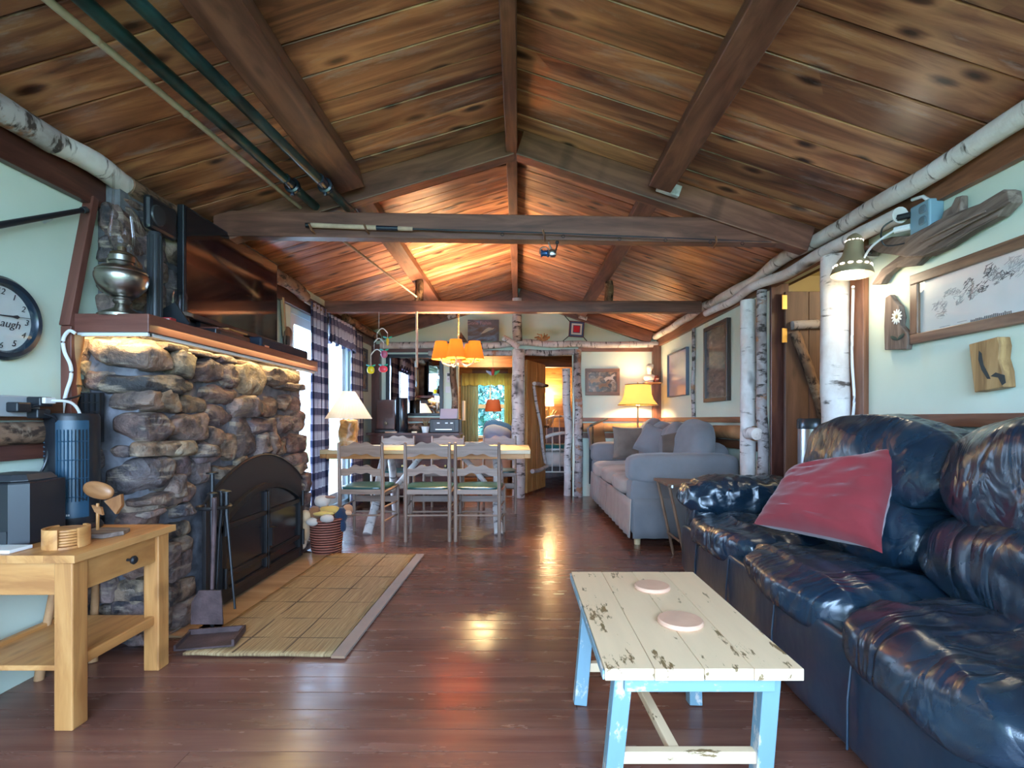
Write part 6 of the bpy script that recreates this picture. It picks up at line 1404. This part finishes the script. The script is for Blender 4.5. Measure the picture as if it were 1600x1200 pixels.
# poles over the beam
def pole(name, label, a, b, r0, r1, m, mid=None):
    T = thing(name, label, 'pole', a)
    a, b = Vector(a), Vector(b); n = 24; k = Vector(mid) if mid else a.lerp(b, .67)
    MB().tube([a.lerp(k, i / 16) if i < 16 else k.lerp(b, (i - 16) / 8) for i in range(n + 1)], [r0 + (r1 - r0) * i / n for i in range(n + 1)], 12).build('shaft', M_[m], T)
    return T, a, b
zt_ = 2.475
T, a, b = pole('bamboo_pole', 'long thin bamboo pole beside the green poles under the ceiling', (-1.70, -.9, 2.46), (-1.04, 5.5, 2.395), .019, .008, 'bamboo', (-1.424, 3.4, 2.505)); kk = Vector((-1.424, 3.4, 2.505))
for i in range(1, 14): c = a.lerp(kk, i / 9.4) if i < 9.4 else kk.lerp(b, (i - 9.4) / 4.6); r = .019 - .012 * i / 14; MB().lathe([(r * 1.02, -.012), (r * 1.28, 0), (r * 1.02, .012)], c, 12, Matrix.Rotation(R(-90), 4, 'X')).build('node_ring', M_['bamboo'], T)
for (x0, x1, lb) in ((-1.595, -1.31, 'green varnished pole nearest the bamboo pole under the ceiling'), (-1.46, -1.105, 'green varnished pole nearest the wide purlin under the ceiling')):
    T, a, b = pole('green_pole', lb, (x0, -.9, 2.475), (x1, 3.62, 2.515), .026, .028, 'green_pole')
    c = a.lerp(b, .874); Mf_ = Matrix.Rotation(R(-90), 4, 'X')
    MB().lathe([(.029, -.10), (.032, -.06), (.032, -.02), (.044, -.015), (.047, .0), (.044, .015), (.034, .02)], c, 16, Mf_).build('collar', M_['rod_black'], T)
    MB().tube([c + Vector((0, 0, -.03)), c + Vector((0, .0, -.055))], .012, 8).build('wing_nut', M_['rod_black'], T)
sm_ = thing('smoke_detector', 'small white smoke detector on the ridge beam', 'smoke detector', PX(804, 415, 4.7))
p = Vector((-.04, 4.75, 2.845)); MB().lathe([(.05, .02), (.055, .0), (.052, -.012), (.03, -.02), (.001, -.021)], p, 24).build('case', M_['white_plastic'], sm_)
MB().tube([p + Vector((.05, 0, .0)), p + Vector((.08, 0, .05))], .004, 6).build('wire', M_['white_plastic'], sm_)

# ---------------------------------------------------------------- bedrooms
b1_ = thing('blue_bed', 'bed with blue covers and pale blue pillow under the bedroom window', 'bed', (-.55, 9.0, 0))
rbox((-1.1, 8.35, .15), (-.10, 9.75, .50), 9, 8).build('box_spring', M_['quilt'], b1_)
rbox((-1.12, 8.33, .46), (-.08, 9.78, .70), 6, 12, .012, 4, 3).build('duvet', M_['quilt'], b1_)
rbox((-.98, 8.30, .50), (-.62, 8.8, .735), 5, 10, .014, 5, 4).build('folded_blanket', M_['blue_cloth'], b1_)
for x in (-1.05, -.15):
    for y in (8.42, 9.68): MB().tube([(x, y, 0), (x, y, .18)], .03, 8).build('leg', M_['darkwood'], b1_)
for nm, lb, c, h, m in (('bed_pillow', 'pale blue ruffled pillow on the blue bed', (-.36, 8.75, .84), (.24, .16, .17), 'blue_cloth'), ('bed_pillow', 'royal blue pillow behind the pale blue one on the bed', (-.36, 9.05, .92), (.26, .12, .17), 'blue_dark')):
    tag(MB().blob(c, h, 2.6, 10, Matrix.Rotation(R(15), 4, 'Y'), .015, 6, 2).build(nm, M_[m]), lb, 'pillow')
fl2 = thing('reading_lamp', 'rust shaded reading lamp before the bedroom window', 'lamp', (-.36, 9.95, 0))
MB().tube([(-.36, 9.95, .0), (-.36, 9.95, 1.24)], .010, 8).tube([(-.36, 9.95, 1.24), (-.49, 9.95, 1.24), (-.49, 9.95, 1.32)], .007, 8).build('pole', M_['bronze'], fl2)
MB().lathe([(.13, 0), (.13, .02), (.02, .035)], (-.36, 9.95, 0), 20).build('base', M_['bronze'], fl2)
MB().lathe([(.165, 1.27), (.122, 1.50)], (-.49, 9.95, 0), 28, None, False).build('shade', M_['shade_red'], fl2)
M_['sheer'] = shade('yellow_green_sheer', (.62, .58, .24), 0, .5)
M_['sheer2'] = shade('grey_green_sheer', (.40, .42, .30), 0, .5)
curtain('window_curtain', 'grey-green window curtain beside the bedroom window', -1.15, -.80, .55, 2.0, BB - .10, M_['sheer2'], 6, .03, axis='x')
curtain('window_curtain', 'yellow-green window curtain next to the birch post', -.28, -.08, .55, 2.0, BB - .10, M_['sheer'], 4, .03, axis='x')
curtain('window_valance', 'yellow gathered valance over the bedroom window', -1.12, -.10, 1.80, 2.03, BB - .14, M_['sheer'], 10, .025, axis='x', wavy_bottom=.02)
nb = tag(MB().box((-.91, 8.3, 1.10), (-.88, 8.5, 1.42)).build('wall_notice', M_['paper'], smooth=False), 'white paper sheet on the bedroom door jamb', 'paper')
ib = thing('iron_bed', 'white iron bed with arched rails in the lamplit bedroom', 'bed', (1.0, 9.0, 0))
def hoop(y, x0, x1, z0, z1, r=.017): return [(x0, y, 0.0), (x0, y, z0)] + [((x0 + x1) / 2 - (x1 - x0) / 2 * math.cos(math.pi * i / 16), y, z0 + (z1 - z0) * math.sin(math.pi * i / 16)) for i in range(1, 16)] + [(x1, y, z0), (x1, y, 0.0)]
for y, z0, z1 in ((8.35, .66, .90), (10.0, .85, 1.18)):
    MB().tube(hoop(y, .30, 1.30, z0, z1), .028, 8).build('arched_rail', M_['white'], ib)
    MB().tube([(.30, y, .26), (1.30, y, .26)], .012, 8).build('cross_rail', M_['white'], ib)
    for i in range(1, 8): x = .30 + i * .125; MB().tube([(x, y, .26), (x, y, z0 + (z1 - z0) * math.sin(math.acos(max(-1, min(1, 1 - 2 * i / 8)))))], .008, 6).build('spindle', M_['white'], ib)
for x in (.30, 1.30): MB().tube([(x, 8.35, .30), (x, 10.0, .30)], .014, 8).build('side_rail', M_['white'], ib)
rbox((.32, 8.4, .32), (1.28, 9.95, .60), 7, 10, .008, 5, 1).build('mattress', M_['quilt'], ib)
rbox((.31, 8.38, .58), (1.29, 9.5, .68), 5, 14, .014, 7, 6).build('quilt', art('floral_quilt', [(.4, (.55, .50, .45)), (.55, (.30, .27, .22)), (.65, (.6, .55, .5))], (22, 22, 22)), ib)
MB().box((.30, 8.36, .64), (1.31, 8.75, .70)).build('teal_band', fabric('teal_band', (.02, .13, .13)), ib, smooth=False, bevel=.01)
dz_ = thing('night_stand', 'dark wooden night stand under the lit bedroom lamp', 'table', (.62, 10.1, 0))
MB().box((.40, 10.03, .0), (.95, 10.28, .96)).build('body', M_['darkwood'], dz_, smooth=False)
MB().box((.42, 10.02, .62), (.93, 10.035, .90)).build('drawer', M_['darkwood'], dz_, smooth=False, bevel=.004)
al = thing('antler_lamp', 'lit white shaded lamp on a twisted root base in the bedroom', 'lamp', (.60, 10.12, .96))
for i in range(7):
    a = R(51 * i); MB().tube([(.60, 10.13, .97), (.60 + .06 * math.cos(a), 10.13 + .04 * math.sin(a), 1.08), (.60 + (.10 + .04 * (i % 2)) * math.cos(a), 10.13 + .05 * math.sin(a), 1.20 + .05 * (i % 3)), (.60 + .17 * math.cos(a), 10.12, 1.30)], [.035, .03, .025, .010], 8).build('root', M_['maple'], al)
MB().tube([(.60, 10.13, 1.0), (.60, 10.13, 1.42)], .014, 8).build('stem', M_['brass'], al)
MB().lathe([(.10, 1.38), (.085, 1.58)], (.60, 10.13, 0), 24, None, False).build('shade', M_['shade_white'], al)
MB().blob((.60, 10.13, 1.48), (.03, .03, .04), 2, 5).build('bulb', M_['bulb'], al)
lamp('antler_lamp_bulb', (.60, 10.13, 1.60), 38, (1, .68, .32), .05)
lamp('bedroom_ceiling_light', (-.6, 8.6, 2.22), 45, (1, .74, .34), .08)

# trees outside the bedroom window
lf = plain('leaf_green', (.055, .17, .14), .8, 0, .4)
for k, (x, y, r) in enumerate(((-3.4, 15.0, 1.5), (-.3, 14.5, 1.55), (2.9, 15.0, 1.5))):
    tr = thing('tree', ['leafy tree outside the bedroom window on the dresser side', 'leafy tree straight outside the bedroom window', 'leafy tree outside behind the iron bed room'][k], 'tree', (x, y, -.4))
    MB().tube([(x, y, -.4), (x + .1, y, 1.2), (x, y, 2.4)], [.16, .12, .08], 10).build('trunk', M_['bark_brown'], tr)
    m = MB()
    for i in range(2600):
        d = Vector((random.gauss(0, 1), random.gauss(0, 1), random.gauss(0, 1))).normalized() * r * random.uniform(.5, 1); c = Vector((x, y, 1.6)) + Vector((d.x, d.y, d.z * 1.25)); u = Vector((random.gauss(0, 1), random.gauss(0, 1), random.gauss(0, 1))).normalized(); w = u.orthogonal().normalized(); s = random.uniform(.09, .17)
        m.add([c - u * s, c + w * s * .5, c + u * s, c - w * s * .5], [(0, 1, 2, 3)])
    o = m.build('leaves', lf, tr, smooth=False); o['kind'] = 'stuff'
